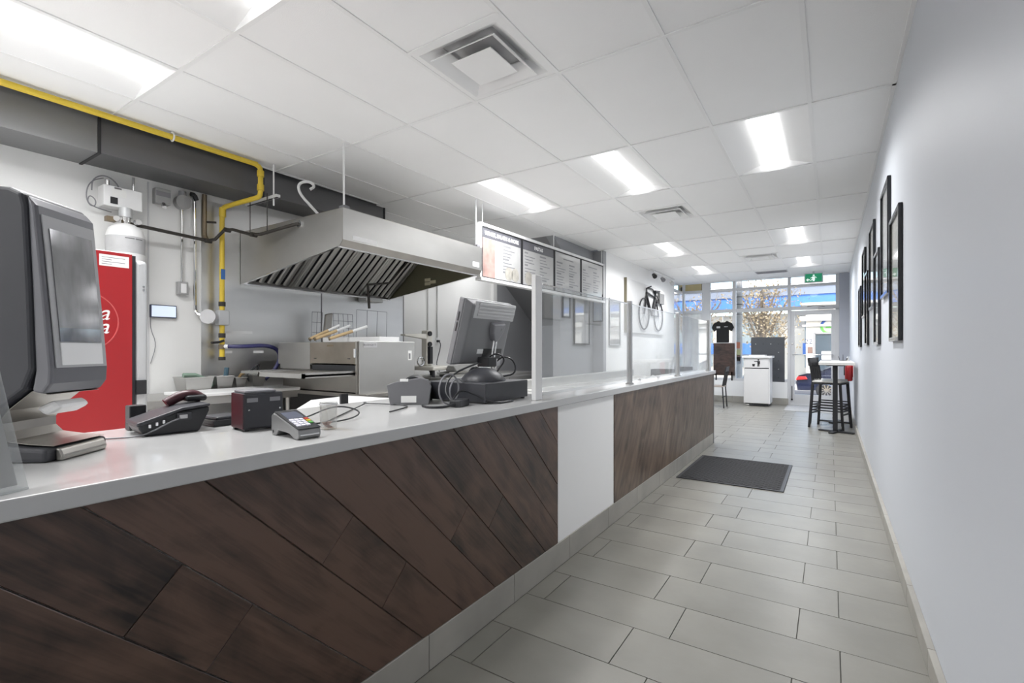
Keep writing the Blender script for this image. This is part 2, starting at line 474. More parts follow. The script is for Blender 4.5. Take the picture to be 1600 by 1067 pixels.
def troffer(ci, rj, label, half=False):
    x0, x1 = CX[ci] + 0.012, CX[ci + 1] - 0.012
    y0 = 3.756 + 1.22 * rj + 0.012; y1 = y0 + 1.196
    if half: y0 += 0.61
    xm = (x0 + x1) / 2
    t = thing('ceiling_light', label, 'ceiling light', (xm, (y0 + y1) / 2, ZC), group='recessed ceiling troffers')
    zt = ZC + 0.07
    b = B()
    for xe, xi in ((x0, xm - 0.10), (x1, xm + 0.10)):      # sloping white wings
        b.hexa([(xe, y0, ZC + 0.001), (xi, y0, zt), (xi, y1, zt), (xe, y1, ZC + 0.001), (xe, y0, ZC + 0.008), (xi, y0, zt + 0.008), (xi, y1, zt + 0.008), (xe, y1, ZC + 0.008)])
    b.build('reflector', REFL, t)
    B().prism([(x0, ZC), (x1, ZC), (xm + .1, zt + .008), (xm - .1, zt + .008)], 'y', y0 - 0.01, y0).build('end_plate', REFL, t)
    B().prism([(x0, ZC), (x1, ZC), (xm + .1, zt + .008), (xm - .1, zt + .008)], 'y', y1, y1 + 0.01).build('end_plate', REFL, t)
    prof = [(xm + 0.10 * math.cos(a), zt - 0.045 * math.sin(a)) for a in [math.pi * k / 8 for k in range(9)]]
    B().prism(prof, 'y', y0 + 0.002, y1 - 0.002).build('lens', LENS, t, smooth=True)
    ld = bpy.data.lights.new('troffer_lamp', 'AREA'); ld.shape = 'RECTANGLE'; ld.size = 0.19; ld.size_y = 0.5 if half else 1.12
    ld.spread = math.radians(148)
    ld.energy = LAMP_W * (0.4 if half else 1.0); ld.color = (0.985, 0.99, 1.0)
    lo = bpy.data.objects.new('troffer_lamp', ld); COL.objects.link(lo); lo.parent = t
    lo.location = (0, 0, 0.018)
    return t
NAMES = {(3, -3): 'recessed ceiling light nearest the camera, cut off by the top edge', (1, -3): 'recessed ceiling light over the yellow gas pipe at upper left',
         (6, 0): 'recessed ceiling light nearest the right wall, beside the framed pictures', (4, 0): 'recessed ceiling light in the middle of the nearer row of three',
         (2, 0): 'recessed ceiling light above the left end of the menu board', (3, 3): 'recessed ceiling light in front of the second vent, above the sneeze guard',
         (6, 3): 'recessed ceiling light farther along the right side, before the last vent', (3, 5): 'farthest recessed ceiling light on the left, near the storefront',
         (6, 5): 'farthest recessed ceiling light on the right, just before the exit sign', (6, -3): 'recessed ceiling light straight above the camera',
         (4, -5): 'added recessed ceiling light, unseen behind the camera over the counter', (1, -5): 'added recessed ceiling light, unseen behind the camera over the kitchen'}  # both added out of view for extra light
for ci, rj in LIGHTS: troffer(ci, rj, NAMES[(ci, rj)])
troffer(0, 1, 'added short ceiling light over the back bench, hidden by the menu board', half=True)  # unseen lamp added to brighten the dim kitchen end

def vent(ci, yc, label):
    x0, x1 = CX[ci] + 0.012, CX[ci + 1] - 0.012; xm = (x0 + x1) / 2
    t = thing('ceiling_vent', label, 'air vent', (xm, yc, ZC), group='square ceiling diffusers')
    def cone(name, ro, zo, ri, zi, th=0.006):
        b = B()
        c = lambda r, z: [(xm - r, yc - r, z), (xm + r, yc - r, z), (xm + r, yc + r, z), (xm - r, yc + r, z)]
        o1, i1, o2, i2 = c(ro, zo), c(ri, zi), c(ro, zo + th), c(ri, zi + th)
        for k in range(4):
            l = (k + 1) % 4
            b.hexa([o1[k], o1[l], i1[l], i1[k], o2[k], o2[l], i2[l], i2[k]])
        return b.build(name, REFL, t)
    B().box(x0 - .012, x1 + .012, yc - 0.317, yc - 0.293, ZC - 0.0035, ZC + 0.003).build('edge_tee', CGRID, t)
    cone('outer_frame', 0.293, ZC, 0.262, ZC + 0.001)
    cone('outer_cone', 0.262, ZC + 0.001, 0.17, ZC + 0.060)
    cone('middle_cone', 0.215, ZC - 0.022, 0.145, ZC + 0.040)
    B().box(xm - 0.135, xm + 0.135, yc - 0.135, yc + 0.135, ZC - 0.020, ZC - 0.014).build('centre_plate', REFL, t, bevel=0.004)
    b = B().box(xm - 0.18, xm + 0.18, yc - 0.18, yc + 0.18, ZC + 0.066, ZC + 0.09).build('duct_neck', LGREY, t)
    for k in range(4):
        yy = yc - 0.12 + 0.08 * k
        B().obox((xm, yy, ZC + 0.052), (0.14, 0.02, 0.003), rot('X', 35)).build('damper_blade', GREYP, t)
vent(4, 2.536 - 0.305, 'large square air diffuser nearest the camera in the ceiling')
vent(4, 6.196 - 0.305, 'square air diffuser in the ceiling beyond the menu board')
vent(5, 9.856 - 0.305, 'farthest square air diffuser near the storefront end of the ceiling')
g = thing('return_grille', 'flat grey return air strip in the ceiling before the storefront', 'air vent', (-1.03, 11.5, ZC))
B().box(-1.32, -0.73, 11.3, 11.62, ZC - 0.004, ZC + 0.0).build('grille_frame', LGREY, g)
for k in range(6): B().box(-1.30, -0.75, 11.325 + k * 0.05, 11.35 + k * 0.05, ZC - 0.007, ZC - 0.004).build('louvre', GREYP, g)

# ------------------------------------------------------------------ service counter
FX, CT = -1.292, 0.957            # face of the cladding, height of the worktop
ctr = thing('service_counter', 'long service counter clad in dark diagonal planks, white panel and brown veneer', 'counter', (-1.6, 3.0, 0))
B().box(-2.03, FX - 0.018, -1.6, 2.60, 0.0, 0.914).box(-1.54, FX - 0.018, 2.60, 6.86, 0.0, 0.914).build('body', WHITE, ctr)
def clip(poly, f):
    out = []
    for i, p in enumerate(poly):
        q = poly[(i + 1) % len(poly)]
        a, b_ = f(p), f(q)
        if a >= 0: out.append(p)
        if (a >= 0) != (b_ >= 0):
            t = a / (a - b_); out.append((p[0] + (q[0] - p[0]) * t, p[1] + (q[1] - p[1]) * t))
    return out
def plank(poly, name='plank'):
    if len(poly) < 3: return
    cy = sum(p[0] for p in poly) / len(poly); cz = sum(p[1] for p in poly) / len(poly)
    ar = abs(sum(p[0] * poly[(i + 1) % len(poly)][1] - poly[(i + 1) % len(poly)][0] * p[1] for i, p in enumerate(poly))) / 2
    if ar < 0.0006: return
    dx = random.uniform(-0.0015, 0.001)
    b = B().prism([(p[0] - cy, p[1] - cz) for p in poly], 'x', -0.018, dx)
    o = b.build(name, PLANK, ctr, local=True, bevel=0.0016, seg=1)
    o.location = Vector((FX, cy, cz)) - ROOT[ctr.name][0]
s0, ds = 0.351 + 0.918, 0.2365           # y + z on a joint line, spacing between joint lines along y
rect = [(-1.6, 0.138), (2.457, 0.138), (2.457, 0.914), (-1.6, 0.914)]
BUTT = {0: [0.02], -1: [0.30]}
# butt joints (y - z): measured between joint lines, in s = y + z bands
butts = {1: [], }
def band_of(y, z): return int(math.floor((y + z - s0) / ds))
joints = [(0.49, 0.667), (0.98, 0.636), (0.60, 0.44), (1.62, 0.55), (1.18, 0.36), (1.86, 0.50)]
jb = {}
for yy, zz in joints: jb.setdefault(band_of(yy, zz), []).append(yy - zz)
gp = 0.0016
for k in range(-9, 9):
    lo_, hi_ = s0 + ds * k + gp, s0 + ds * (k + 1) - gp
    p = clip(clip(rect, lambda q: q[0] + q[1] - lo_), lambda q: hi_ - q[0] - q[1])
    cuts = sorted(jb.get(k, [random.uniform(-1.6, -0.6)] if k < -1 else []))
    edges = [-9] + cuts + [9]
    for a, b_ in zip(edges, edges[1:]):
        plank(clip(clip(p, lambda q: q[0] - q[1] - a - gp * .7), lambda q: b_ - gp * .7 - q[0] + q[1]))
B().box(FX - 0.018, FX - 0.002, 2.462, 3.310, 0.138, 0.914).build('white_panel', WHITE, ctr)['label'] = 'plain white panel'
vp = B().box(FX - 0.018, FX + 0.002, 3.313, 6.845, 0.138, 0.914).build('veneer_panel', VENEER, ctr, bevel=0.001, seg=1)
vp['label'] = 'streaky brown veneer panel'
B().box(FX - 0.018, FX + 0.006, 6.845, 6.868, 0.0, 0.914).build('end_trim', GREYD, ctr)
y = 1.395 - 0.603 * 5
while y < 6.8:
    y1 = min(y + 0.603, 6.845)
    B().box(FX - 0.018, FX + 0.003, y + 0.0015, y1 - 0.0015, 0, 0.137).build('base_tile', BTILE, ctr, bevel=0.0015, seg=1)
    y += 0.603
top = B().prism([(-1.276, -1.65), (-1.276, 6.93), (-1.56, 6.93), (-1.56, 2.62), (-2.09, 2.62), (-2.09, -1.65)], 'z', 0.9145, CT)
tag(top.build('worktop', QUARTZ, bevel=0.004), 'white quartz worktop running the whole length of the counter', 'worktop')
tag(B().prism([(-2.10, 1.36), (-2.42, 1.66), (-2.46, 1.95), (-2.10, 1.98)], 'z', 0.936, 0.954).build('cutting_board', WPLAS, bevel=0.003),
    'white plastic board sticking out behind the worktop by the tumbler', 'cutting board')
br = B().box(-2.12, -2.105, 1.62, 1.665, 0.90, 1.005).build('corner_bracket', BLACKM, bevel=0.002)
tag(br, 'small black metal bracket behind the worktop beside the tumbler', 'bracket')

# ------------------------------------------------------------------ sneeze guard
sg = thing('sneeze_guard', 'clear glass sneeze guard on posts along the far half of the worktop', 'sneeze guard', (-1.35, 4.5, CT))
B().box(-1.364, -1.336, 2.285, 2.355, CT, 1.642).build('end_post', pm('white_post', (0.74, 0.74, 0.74), 0.4, var=0.02), sg, bevel=0.003)['label'] = 'wide white end post'
B().box(-1.358, -1.342, 2.355, 2.363, CT, 1.625).build('glass_channel', ALUMD, sg)
PY = [3.80, 5.27, 6.80]
for yy in PY:
    B().box(-1.368, -1.332, yy - 0.018, yy + 0.018, CT + 0.008, 1.625).build('post', ALUMD, sg, bevel=0.003)
    B().cyl((-1.35, yy, CT), (-1.35, yy, CT + 0.010), 0.032, seg=16).build('post_foot', ALUMD, sg)
ends = [2.364] + PY
for a, b_ in zip(ends, ends[1:]):
    pn = B().box(-1.354, -1.346, a + (0.019 if a > 3 else 0), b_ - 0.019, CT + 0.02, 1.60).build('glass_pane', GUARD, sg)
    B().box(-1.3545, -1.3455, a + 0.02, b_ - 0.02, 1.598, 1.604).build('polished_edge', CHROME, pn)
B().box(-1.80, -1.77, 2.38, 2.40, CT - .05, 1.0).build('rear_clip', ALUMD, sg)
for q in (4.20, 4.75): B().cyl((-1.40, q, CT), (-1.40, q, CT + 0.02), 0.012, seg=10).build('glass_stud', CHROME, sg)

# prep line behind the glass
pr = thing('prep_counter', 'low white and steel prep counter standing behind the glass sneeze guard', 'prep counter', (-1.95, 4.6, 0))
B().box(-2.32, -1.62, 2.75, 6.5, 0.0, 0.84).build('cabinet', LGREY, pr)
B().box(-2.36, -1.60, 2.72, 6.55, 0.84, 0.88).build('table_top', WPLAS, pr, bevel=0.004)
B().box(-2.35, -2.25, 2.74, 6.5, 0.88, 0.96).build('rear_rail', STEEL, pr, bevel=0.003)
for k in range(6):
    B().box(-2.20, -1.75, 2.95 + k * 0.58, 3.45 + k * 0.58, 0.8805, 0.889).build('pan_lid', STEEL, pr, bevel=0.003)

# ------------------------------------------------------------------ storefront
def fr(name, b, mat=ALUM): return struct(name, b, mat)
FROST = glass_mat('frosted_film', (0.9, 0.92, 0.92), 0.06, haze=0.75)
win = thing('window_1', None, None, (-1.7, YF, 0), kind='structure')
def F(n, *a): return B().box(*a).build(n, ALUM, win, bevel=0.003, seg=1)
ya, yb = YF - 0.05, YF + 0.06
for x0, x1 in ((-3.10, -3.05), (-2.63, -2.44), (-1.945, -1.87), (-0.80, -0.738), (0.10, 0.164)):
    F('mullion', x0, x1, ya, yb, 0.50 if x1 < -0.79 else 2.10, ZC + 0.05)
F('mullion', -0.80, -0.745, ya, yb, 0.0, 2.12)
F('mullion', 0.10, 0.164, ya, yb, 0.0, 2.12)
for z0, z1 in ((2.63, 2.685), (2.115, 2.195)):
    for x0, x1 in ((-3.05, -2.63), (-2.44, -1.945), (-1.87, -0.80), (-0.738, 0.10)):
        F('transom', x0, x1, ya + 0.005, yb - 0.005, z0, z1)
for x0, x1 in ((-3.05, -2.63), (-2.44, -1.945), (-1.87, -0.80)):
    F('sill_rail', x0, x1, ya, yb, 0.50, 0.555)
for x0, x1 in ((-3.05, -2.63), (-2.44, -1.945), (-1.87, -0.80), (-0.738, 0.10)):
    for z0, z1 in ((2.685, 2.86), (2.195, 2.63)) + (((0.555, 2.115),) if x1 < -0.75 else ()):
        B().box(x0 - 0.01, x1 + 0.01, YF, YF + 0.008, z0 - 0.01, z1 + 0.01).build('glass_pane', FROST if x1 < -2.6 and z1 < 2.2 else PANE, win)
# side glazing that closes the corner on the left
sw = thing('window_2', None, None, (-3.1, 12.2, 0), kind='structure')
for z0, z1 in ((0.5, 0.555), (2.115, 2.195), (2.63, 2.685)): B().box(-3.16, -3.11, 11.80, YF - .05, z0, z1).build('transom', ALUM, sw)
for y0, y1 in ((11.76, 11.80),): B().box(-3.16, -3.10, y0, y1, 0, 2.9).build('mullion', ALUM, sw)
for z0, z1 in ((0.555, 2.115), (2.195, 2.63), (2.685, 2.86)): B().box(-3.14, -3.132, 11.80, YF - .05, z0 - .005, z1 + .005).build('glass_pane', PANE, sw)
struct('wall_knee', B().box(-3.10, -0.80, YF - 0.09, YF + 0.05, 0.0, 0.50), WHITE)
struct('wall_knee_side', B().box(-3.2, -3.105, 11.80, YF - .09, 0.0, 0.50), WHITE)
kb = thing('baseboard_knee', None, None, (-1.9, YF - .1, 0), kind='structure')
for k in range(4): B().box(-3.08 + .575 * k, -3.08 + .575 * (k + 1) - .003, YF - 0.11, YF - 0.09, 0, 0.139).build('base_tile', BTILE, kb)
struct('wall_door_pier', B().box(0.164, RW, YF - 0.20, YF + 0.1, 0, 3.2), pm('pier_paint', (0.42, 0.44, 0.50), 0.5, var=0.03))
struct('wall_front_header', B().box(-3.25, RW, YF - 0.02, YF + 0.1, ZC + 0.012, 3.2), WHITE)

door = thing('door_1', None, None, (-0.32, YF, 0), kind='structure')
dx0, dx1 = -0.745, 0.100
for n, a in (('stile', (dx0, dx0 + 0.08, 0.01, 2.10)), ('stile', (dx1 - 0.08, dx1, 0.01, 2.10)), ('top_rail', (dx0 + .08, dx1 - .08, 2.00, 2.10)), ('bottom_rail', (dx0 + .08, dx1 - .08, 0.01, 0.235))):
    B().box(a[0], a[1], YF - 0.03, YF + 0.015, a[2], a[3]).build(n, ALUM, door, bevel=0.003, seg=1)
B().box(dx0 + 0.075, dx1 - 0.075, YF - 0.01, YF - 0.003, 0.23, 2.005).build('glass_pane', PANE, door)
pb = B().cyl((dx0 + 0.04, YF - 0.08, 1.12), (dx1 - 0.04, YF - 0.08, 1.12), 0.012).build('push_bar', CHROME, door, smooth=True)
for x in (dx0 + 0.05, dx1 - 0.05): B().cyl((x, YF - 0.03, 1.12), (x, YF - 0.08, 1.12), 0.009).build('bar_bracket', CHROME, pb)
cl = B().box(-0.22, 0.06, YF - 0.09, YF - 0.03, 2.105, 2.165).build('door_closer', LGREY, door, bevel=0.004)
B().tube([(-0.10, YF - .06, 2.17), (-0.25, YF - .16, 2.19), (-0.42, YF - .06, 2.18)], 0.008).build('closer_arm', GREYP, cl)
B().cyl((dx0 + 0.04, YF - 0.03, 1.36), (dx0 + 0.04, YF - 0.045, 1.36), 0.018).build('lock_cylinder', CHROME, door)
bo = B().cyl((dx0 + .03, YF - .045, 0.12), (dx0 + .03, YF - .045, 0.42), 0.008).build('floor_bolt', BLACKM, door)
B().box(dx0 + .012, dx0 + .048, YF - .055, YF - .03, 0.10, 0.135).build('bolt_guide', BLACKM, bo)
struct('threshold', B().box(-0.80, 0.164, YF - 0.08, YF + 0.06, 0.0, 0.012), ALUM)
tag(B().box(-0.79, 0.10, 11.25, 12.42, 0.0, 0.008).build('door_mat', pm('pale_grey_mat', (0.42, 0.42, 0.42), 0.9, var=0.2, scale=30, bump=.3), bevel=0.002),
    'pale grey entrance mat on the floor just inside the glass door', 'door mat')

ex = thing('exit_sign', 'green running man exit sign hanging above the glass door', 'exit sign', (-0.29, 11.9, 2.63))
GRN = pm('exit_green', (0.01, 0.20, 0.10), 0.4, var=0.08, emit=(0.01, 0.30, 0.14), es=0.35)
EXW = pm('exit_white', (0.85, 0.9, 0.88), 0.4, var=0.02, emit=(0.8, 0.95, 0.88), es=0.5)
B().box(-0.455, -0.12, 11.89, 11.94, 2.62, 2.82).build('housing', LGREY, ex, bevel=0.004)
fc = B().box(-0.435, -0.14, 11.884, 11.891, 2.64, 2.805).build('green_face', GRN, ex)
b = B()                                                   # running figure and arrow, as flat raised shapes
yv = (11.879, 11.885)
for pts in ([(-.30, 2.655), (-.27, 2.655), (-.262, 2.70), (-.275, 2.745), (-.315, 2.745), (-.31, 2.70)], [(-.31, 2.70), (-.35, 2.67), (-.345, 2.66), (-.30, 2.685)],
            [(-.275, 2.735), (-.235, 2.715), (-.232, 2.725), (-.27, 2.752)], [(-.31, 2.74), (-.345, 2.72), (-.34, 2.712), (-.305, 2.728)]):
    b.prism(pts, 'y', *yv)
b.cyl((-.285, 11.879, 2.772), (-.285, 11.885, 2.772), 0.018, seg=12)
b.build('running_figure', EXW, fc)
B().prism([(-.42, 2.685), (-.385, 2.72), (-.385, 2.695), (-.355, 2.695), (-.355, 2.675), (-.385, 2.675), (-.385, 2.65)], 'y', *yv).build('arrow', EXW, fc)
B().cyl((-.29, 11.915, 2.82), (-.29, 11.915, ZC), 0.02).build('mount', LGREY, ex)

# ------------------------------------------------------------------ things at the window
sh = thing('tshirt', 'black t-shirt hung flat in the storefront window', 't-shirt', (-2.15, 12.52, 1.40))
blackc = pm('black_cloth', (0.012, 0.012, 0.013), 0.9, var=0.3, scale=9, bump=.3, bscale=14)
outline = [(-2.29, 1.40), (-2.01, 1.40), (-2.01, 1.70), (-1.955, 1.66), (-1.90, 1.76), (-1.945, 1.86), (-2.06, 1.92), (-2.10, 1.885), (-2.20, 1.885), (-2.24, 1.92), (-2.355, 1.86), (-2.40, 1.76), (-2.345, 1.66), (-2.29, 1.70)]
B().prism(outline, 'y', 12.50, 12.535).build('shirt_body', blackc, sh, bevel=0.012, seg=3, smooth=True)
B().ring((-2.15, 12.505, 1.885), 0.055, 0.008, 'y', 16, 6, math.pi, 2 * math.pi).build('collar', blackc, sh)
wt = pm('shirt_print', (0.55, 0.56, 0.56), 0.8, var=0.2, scale=40)
B().box(-2.285, -2.205, 12.496, 12.501, 1.745, 1.79).build('chest_badge', wt, sh)
B().box(-2.115, -2.035, 12.496, 12.501, 1.768, 1.782).build('chest_line', wt, sh)
B().tube([(-2.15, 12.52, 1.90), (-2.15, 12.535, 2.00), (-2.15, 12.556, 2.13)], 0.003).build('hanger_wire', CHROME, sh)

ws = thing('window_sign', 'dark brown panel standing in the window below the t-shirt', 'sign', (-2.13, 12.52, 0.5))
B().box(-2.36, -1.89, 12.515, 12.54, 0.62, 1.385).build('panel', wood_mat('weathered_dark_wood', (0.02, 0.012, 0.01), (0.09, 0.05, 0.04), 10, random_amt=0.0), ws, bevel=0.002)
B().box(-2.365, -1.885, 12.512, 12.543, 1.385, 1.40).build('top_edge', LGREY, ws)
for x in (-2.30, -1.95): B().box(x - .015, x + .015, 12.515, 12.545, 0.50, 0.70).build('foot', BLACKM, ws)
gb = thing('display_board', 'charcoal board with a grid of pegs leaning in the window behind the waste cabinet', 'display board', (-1.17, 12.52, 0.5))
cg = pm('charcoal_board', (0.075, 0.08, 0.09), 0.6, var=0.1, scale=5)
B().box(-1.54, -0.855, 12.515, 12.54, 0.501, 1.515).build('board', cg, gb, bevel=0.003)
for i in range(4):
    for k in range(5):
        x, z = -1.44 + i * 0.155, 1.36 - k * 0.19
        if k in (1, 2, 3) and i < 3: continue
        B().cyl((x, 12.515, z), (x, 12.50, z), 0.010, seg=8).build('peg', BLACKM if (i + k) % 2 else LGREY, gb)

wb = thing('waste_cabinet', 'white waste cabinet with a litter symbol on its flap', 'waste bin', (-1.34, 12.05, 0))
wx0, wx1, wy0, wy1 = -1.60, -1.085, 11.80, 12.36
bw = pm('cabinet_white', (0.72, 0.72, 0.725), 0.45, var=0.02)
B().box(wx0, wx1, wy0 + 0.02, wy1, 0.06, 1.05).build('body', WPLAS, wb)
B().box(wx0 + 0.02, wx1 - 0.02, wy0, wy0 + 0.02, 0.07, 0.815).build('door', bw, wb, bevel=0.003)
fl = B().box(wx0 + 0.02, wx1 - 0.02, wy0, wy0 + 0.02, 0.835, 1.045).build('flap', bw, wb, bevel=0.003)
B().box(wx0 + 0.02, wx1 - 0.02, wy0 + 0.012, wy0 + 0.03, 0.815, 0.836).build('slot', BLACK, wb)
B().box(wx0 - 0.03, wx1 + 0.04, wy0 - 0.03, wy1 + 0.02, 1.05, 1.095).build('top', WPLAS, wb, bevel=0.004)
B().box(wx0 + 0.10, wx1 - 0.10, wy0 + .06, wy1 - 0.10, 1.095, 1.115).build('tray_rim', WPLAS, wb, bevel=0.004)
B().box(wx0 + 0.03, wx1 - 0.03, wy0 + 0.03, wy1 - .02, 0.01, 0.06).build('plinth', BLACK, wb)
B().box(wx0 + 0.03, wx0 + 0.11, wy0 + .005, wy0 + 0.03, 0.015, 0.04).build('castor', CHROME, wb)
sx, sz, sy = -1.335, 0.94, (wy0 - 0.003, wy0 + 0.002)
b = B(); b.cyl((sx + .03, sy[0], sz + .068), (sx + .03, sy[1], sz + .068), 0.018, seg=12)
b.prism([(sx + .005, sz + .045), (sx + .06, sz + .045), (sx + .062, sz - .02), (sx + .05, sz - .02), (sx + .048, sz - .075), (sx + .034, sz - .075), (sx + .032, sz - .02), (sx + .024, sz - .075), (sx + .010, sz - .075), (sx + .012, sz - .02)], 'y', *sy)
b.prism([(sx + .008, sz + .044), (sx + .004, sz + .028), (sx - .055, sz + .028), (sx - .055, sz + .040)], 'y', *sy)
b.prism([(sx - .095, sz - .02), (sx - .035, sz - .02), (sx - .045, sz - .075), (sx - .085, sz - .075)], 'y', *sy)
b.build('litter_symbol', BLACK, fl)['label'] = 'black litter symbol'

# ------------------------------------------------------------------ the street outside
GZ = -0.64
tag(B().box(-30, 40, YF + 0.1, 15.5, -0.5, -0.02).build('pavement', pm('pavement_concrete', (0.42, 0.41, 0.40), 0.9, var=0.1)), None, None, kind='structure')
tag(B().box(-60, 70, 15.5, 26, GZ - 0.2, GZ).build('street', pm('asphalt', (0.10, 0.10, 0.105), 0.9, var=0.15)), None, None, kind='structure')
tag(B().box(-60, 70, 26, 90, GZ - 0.2, GZ + 0.12).build('far_pavement', MATS['pavement_concrete']), None, None, kind='structure')
pole = thing('street_pole', 'thick grey street pole just outside the storefront window', 'pole', (-2.10, 14.5, -0.02))
B().cyl((-2.09, 14.5, -0.02), (-2.09, 14.5, 7.5), 0.10, 0.085, 18).build('shaft', pm('pole_concrete', (0.42, 0.41, 0.39), 0.8, var=0.2, scale=6), pole, smooth=True)
for z, c in ((1.35, (0.55, 0.2, 0.12)), (1.15, (0.45, 0.42, 0.2)), (0.95, (0.3, 0.3, 0.32)), (1.0, (0.25, 0.15, 0.12))):
    B().obox((-2.09 + random.uniform(-.03, .03), 14.395, z), (0.13, 0.012, 0.17), rot('Y', random.uniform(-8, 8))).build('poster_scrap', pm('poster_%d' % int(z * 100), c, 0.9, var=0.3, scale=30), pole)
for z in (2.45, 2.65, 2.18): B().cyl((-2.09, 14.5, z), (-2.09, 14.5, z + .018), 0.102, seg=18).build('band', BLACKM, pole)

BLU = pm('shop_blue', (0.045, 0.16, 0.52), 0.6, var=0.12, scale=.6)
GRB = pm('soffit_grey_blue', (0.16, 0.19, 0.25), 0.7, var=0.06, scale=.4)
sb = thing('blue_shop_building', 'long low building with a blue fascia across the street', 'building', (-6, 34, GZ + .12))
B().box(-34, 22, 32.2, 44, GZ + .12, 3.3).build('shop_wall', pm('shop_wall_paint', (0.52, 0.50, 0.45), 0.8, var=0.15, scale=.8), sb)
B().box(-34, 22, 31.2, 32.2, 3.55, 4.25).build('blue_fascia', BLU, sb)
B().box(-34, 22, 31.1, 32.4, 4.25, 4.72).build('grey_band', GRB, sb)
B().box(-34, 22, 31.0, 44, 4.72, 4.90).build('roof_edge', WPLAS, sb)
for k in range(12):
    x = -30 + k * 3.6
    wq = B().box(x, x + 2.3, 32.12, 32.2, 0.2, 2.9).build('shop_window', pm('far_glass', (0.20, 0.26, 0.29), 0.15, var=0.3, scale=.5), sb)
    B().box(x + 1.1, x + 1.2, 32.08, 32.12, 0.2, 2.9).build('window_bar', ALUM, wq)
    B().box(x - .1, x + 2.4, 32.05, 32.12, 0.95, 1.6).build('blue_panel', BLU, sb)
nb = thing('white_building', 'white corner building with house number 221 and a ring logo', 'building', (3, 29, GZ + .12))
wwall = pm('white_render', (0.80, 0.80, 0.78), 0.8, var=0.04)
B().box(-1.00, 14, 28.0, 31.0, GZ + .12, 3.4).build('wall', wwall, nb)
B().box(-1.25, 14, 27.7, 28.0, 2.62, 2.85).build('ledge', wwall, nb, bevel=.02)
B().box(-1.15, 14, 27.8, 28.0, 2.35, 2.45).build('ledge', LGREY, nb)
B().box(-1.2, 14, 27.6, 31.0, 3.4, 3.5).build('roof_slab', wwall, nb)
dw = B().box(-0.62, 1.5, 27.95, 28.01, GZ + .2, 1.98).build('shop_door', pm('dark_glazing', (0.06, 0.08, 0.10), 0.15, var=0.4, scale=.7), nb)
B().box(-0.68, -0.60, 27.9, 28.0, GZ + .12, 2.05).build('door_frame', GREYD, dw)
B().box(-0.62, 1.5, 27.9, 28.0, 1.98, 2.06).build('door_frame', GREYD, dw)
B().box(-0.35, 0.3, 27.93, 27.95, 0.75, 1.15).build('door_poster', LGREY, dw)
B().box(-0.93, -0.72, 27.97, 28.0, 1.05, 1.36).build('notice', pm('notice_brown', (0.2, 0.13, 0.11), .8, var=.3), nb)
text_part('221', 0.34, pm('number_navy', (0.03, 0.04, 0.10), .6), nb, frame4((-0.80, 27.985, 1.62), (1, 0, 0), (0, 0, 1)), 'house_number')
for c, a0, a1 in (((0.02, 0.10, 0.40), 0.0, math.pi), ((0.15, 0.55, 0.10), math.pi, 2 * math.pi)):
    B().ring((-0.02, 27.98, 2.00 + 0.36), 0.33, 0.055, 'y', 20, 6, a0, a1).build('ring_logo', pm('logo_%.2f' % c[0], c, .5), nb)
B().box(-0.18, 0.14, 27.95, 27.99, 2.40, 2.47).build('logo_bar', pm('logo_0.02', (0.02, 0.1, 0.4)), nb)
B().box(-0.18, 0.14, 27.95, 27.99, 2.27, 2.34).build('logo_bar', MATS['logo_0.15'], nb)
cn = tag(B().box(-12, 2.6, 12.7, 14.2, 3.05, 3.2).build('storefront_canopy', pm('canopy_white', (0.85, 0.85, 0.85), 0.7, var=.02)), 'white canopy outside over the storefront', 'canopy')
ys = thing('hanging_shop_sign', 'cream shop sign with a brown border outside the top left window', 'sign', (-3.0, 12.95, 2.7))
B().box(-3.30, -2.69, 12.93, 12.97, 2.70, 2.97).build('border', pm('sign_brown', (0.08, 0.06, 0.04), .6), ys)
B().box(-3.27, -2.72, 12.92, 12.935, 2.72, 2.90).build('cream_face', pm('sign_cream', (0.62, 0.48, 0.22), .6, var=.08), ys)
B().cyl((-3.20, 12.915, 2.79), (-3.20, 12.925, 2.79), 0.05, seg=18).build('round_mark', MATS['sign_brown'], ys)
for x in (-3.2, -2.8): B().cyl((x, 12.95, 2.97), (x, 12.95, 3.06), 0.008, seg=8).build('bracket', BLACKM, ys)

# the parked car, rear on the left
car = thing('parked_car', 'dark blue sedan parked outside, seen through the glass door', 'car', (1.2, 22.6, GZ))
NAVY = pm('navy_car_paint', (0.012, 0.016, 0.045), 0.2, 0.3, var=0.1, coat=0.6)
side = [(-1.05, .32), (-1.10, .62), (-1.02, .88), (-0.70, .97), (-0.45, .99), (0.35, 1.36), (0.85, 1.45), (1.70, 1.43), (2.55, 1.02), (3.35, .90), (3.62, .70), (3.62, .32)]
b = B(); n = len(side)
rings = []
for yy, sc_, in ((21.80, 0.90), (21.72, 1.0), (23.45, 1.0), (23.37, 0.90)):
    rings.append([(1.25 + (x - 1.25) * (0.985 if sc_ < 1 else 1), yy + (0.16 * max(0, z - .95) / .5 * (1 if yy < 22.5 else -1)), GZ + z) for x, z in side])
vs = [p for r in rings for p in r]; fs = [tuple(range(n)), tuple(range(3 * n, 4 * n))[::-1]]
for k in range(3):
    for i in range(n): fs.append((k * n + i, (k + 1) * n + i, (k + 1) * n + (i + 1) % n, k * n + (i + 1) % n))
bd = b.add(vs, fs).build('body', NAVY, car, smooth=True)
gw = pm('car_glass', (0.05, 0.07, 0.08), 0.08, var=0.2)
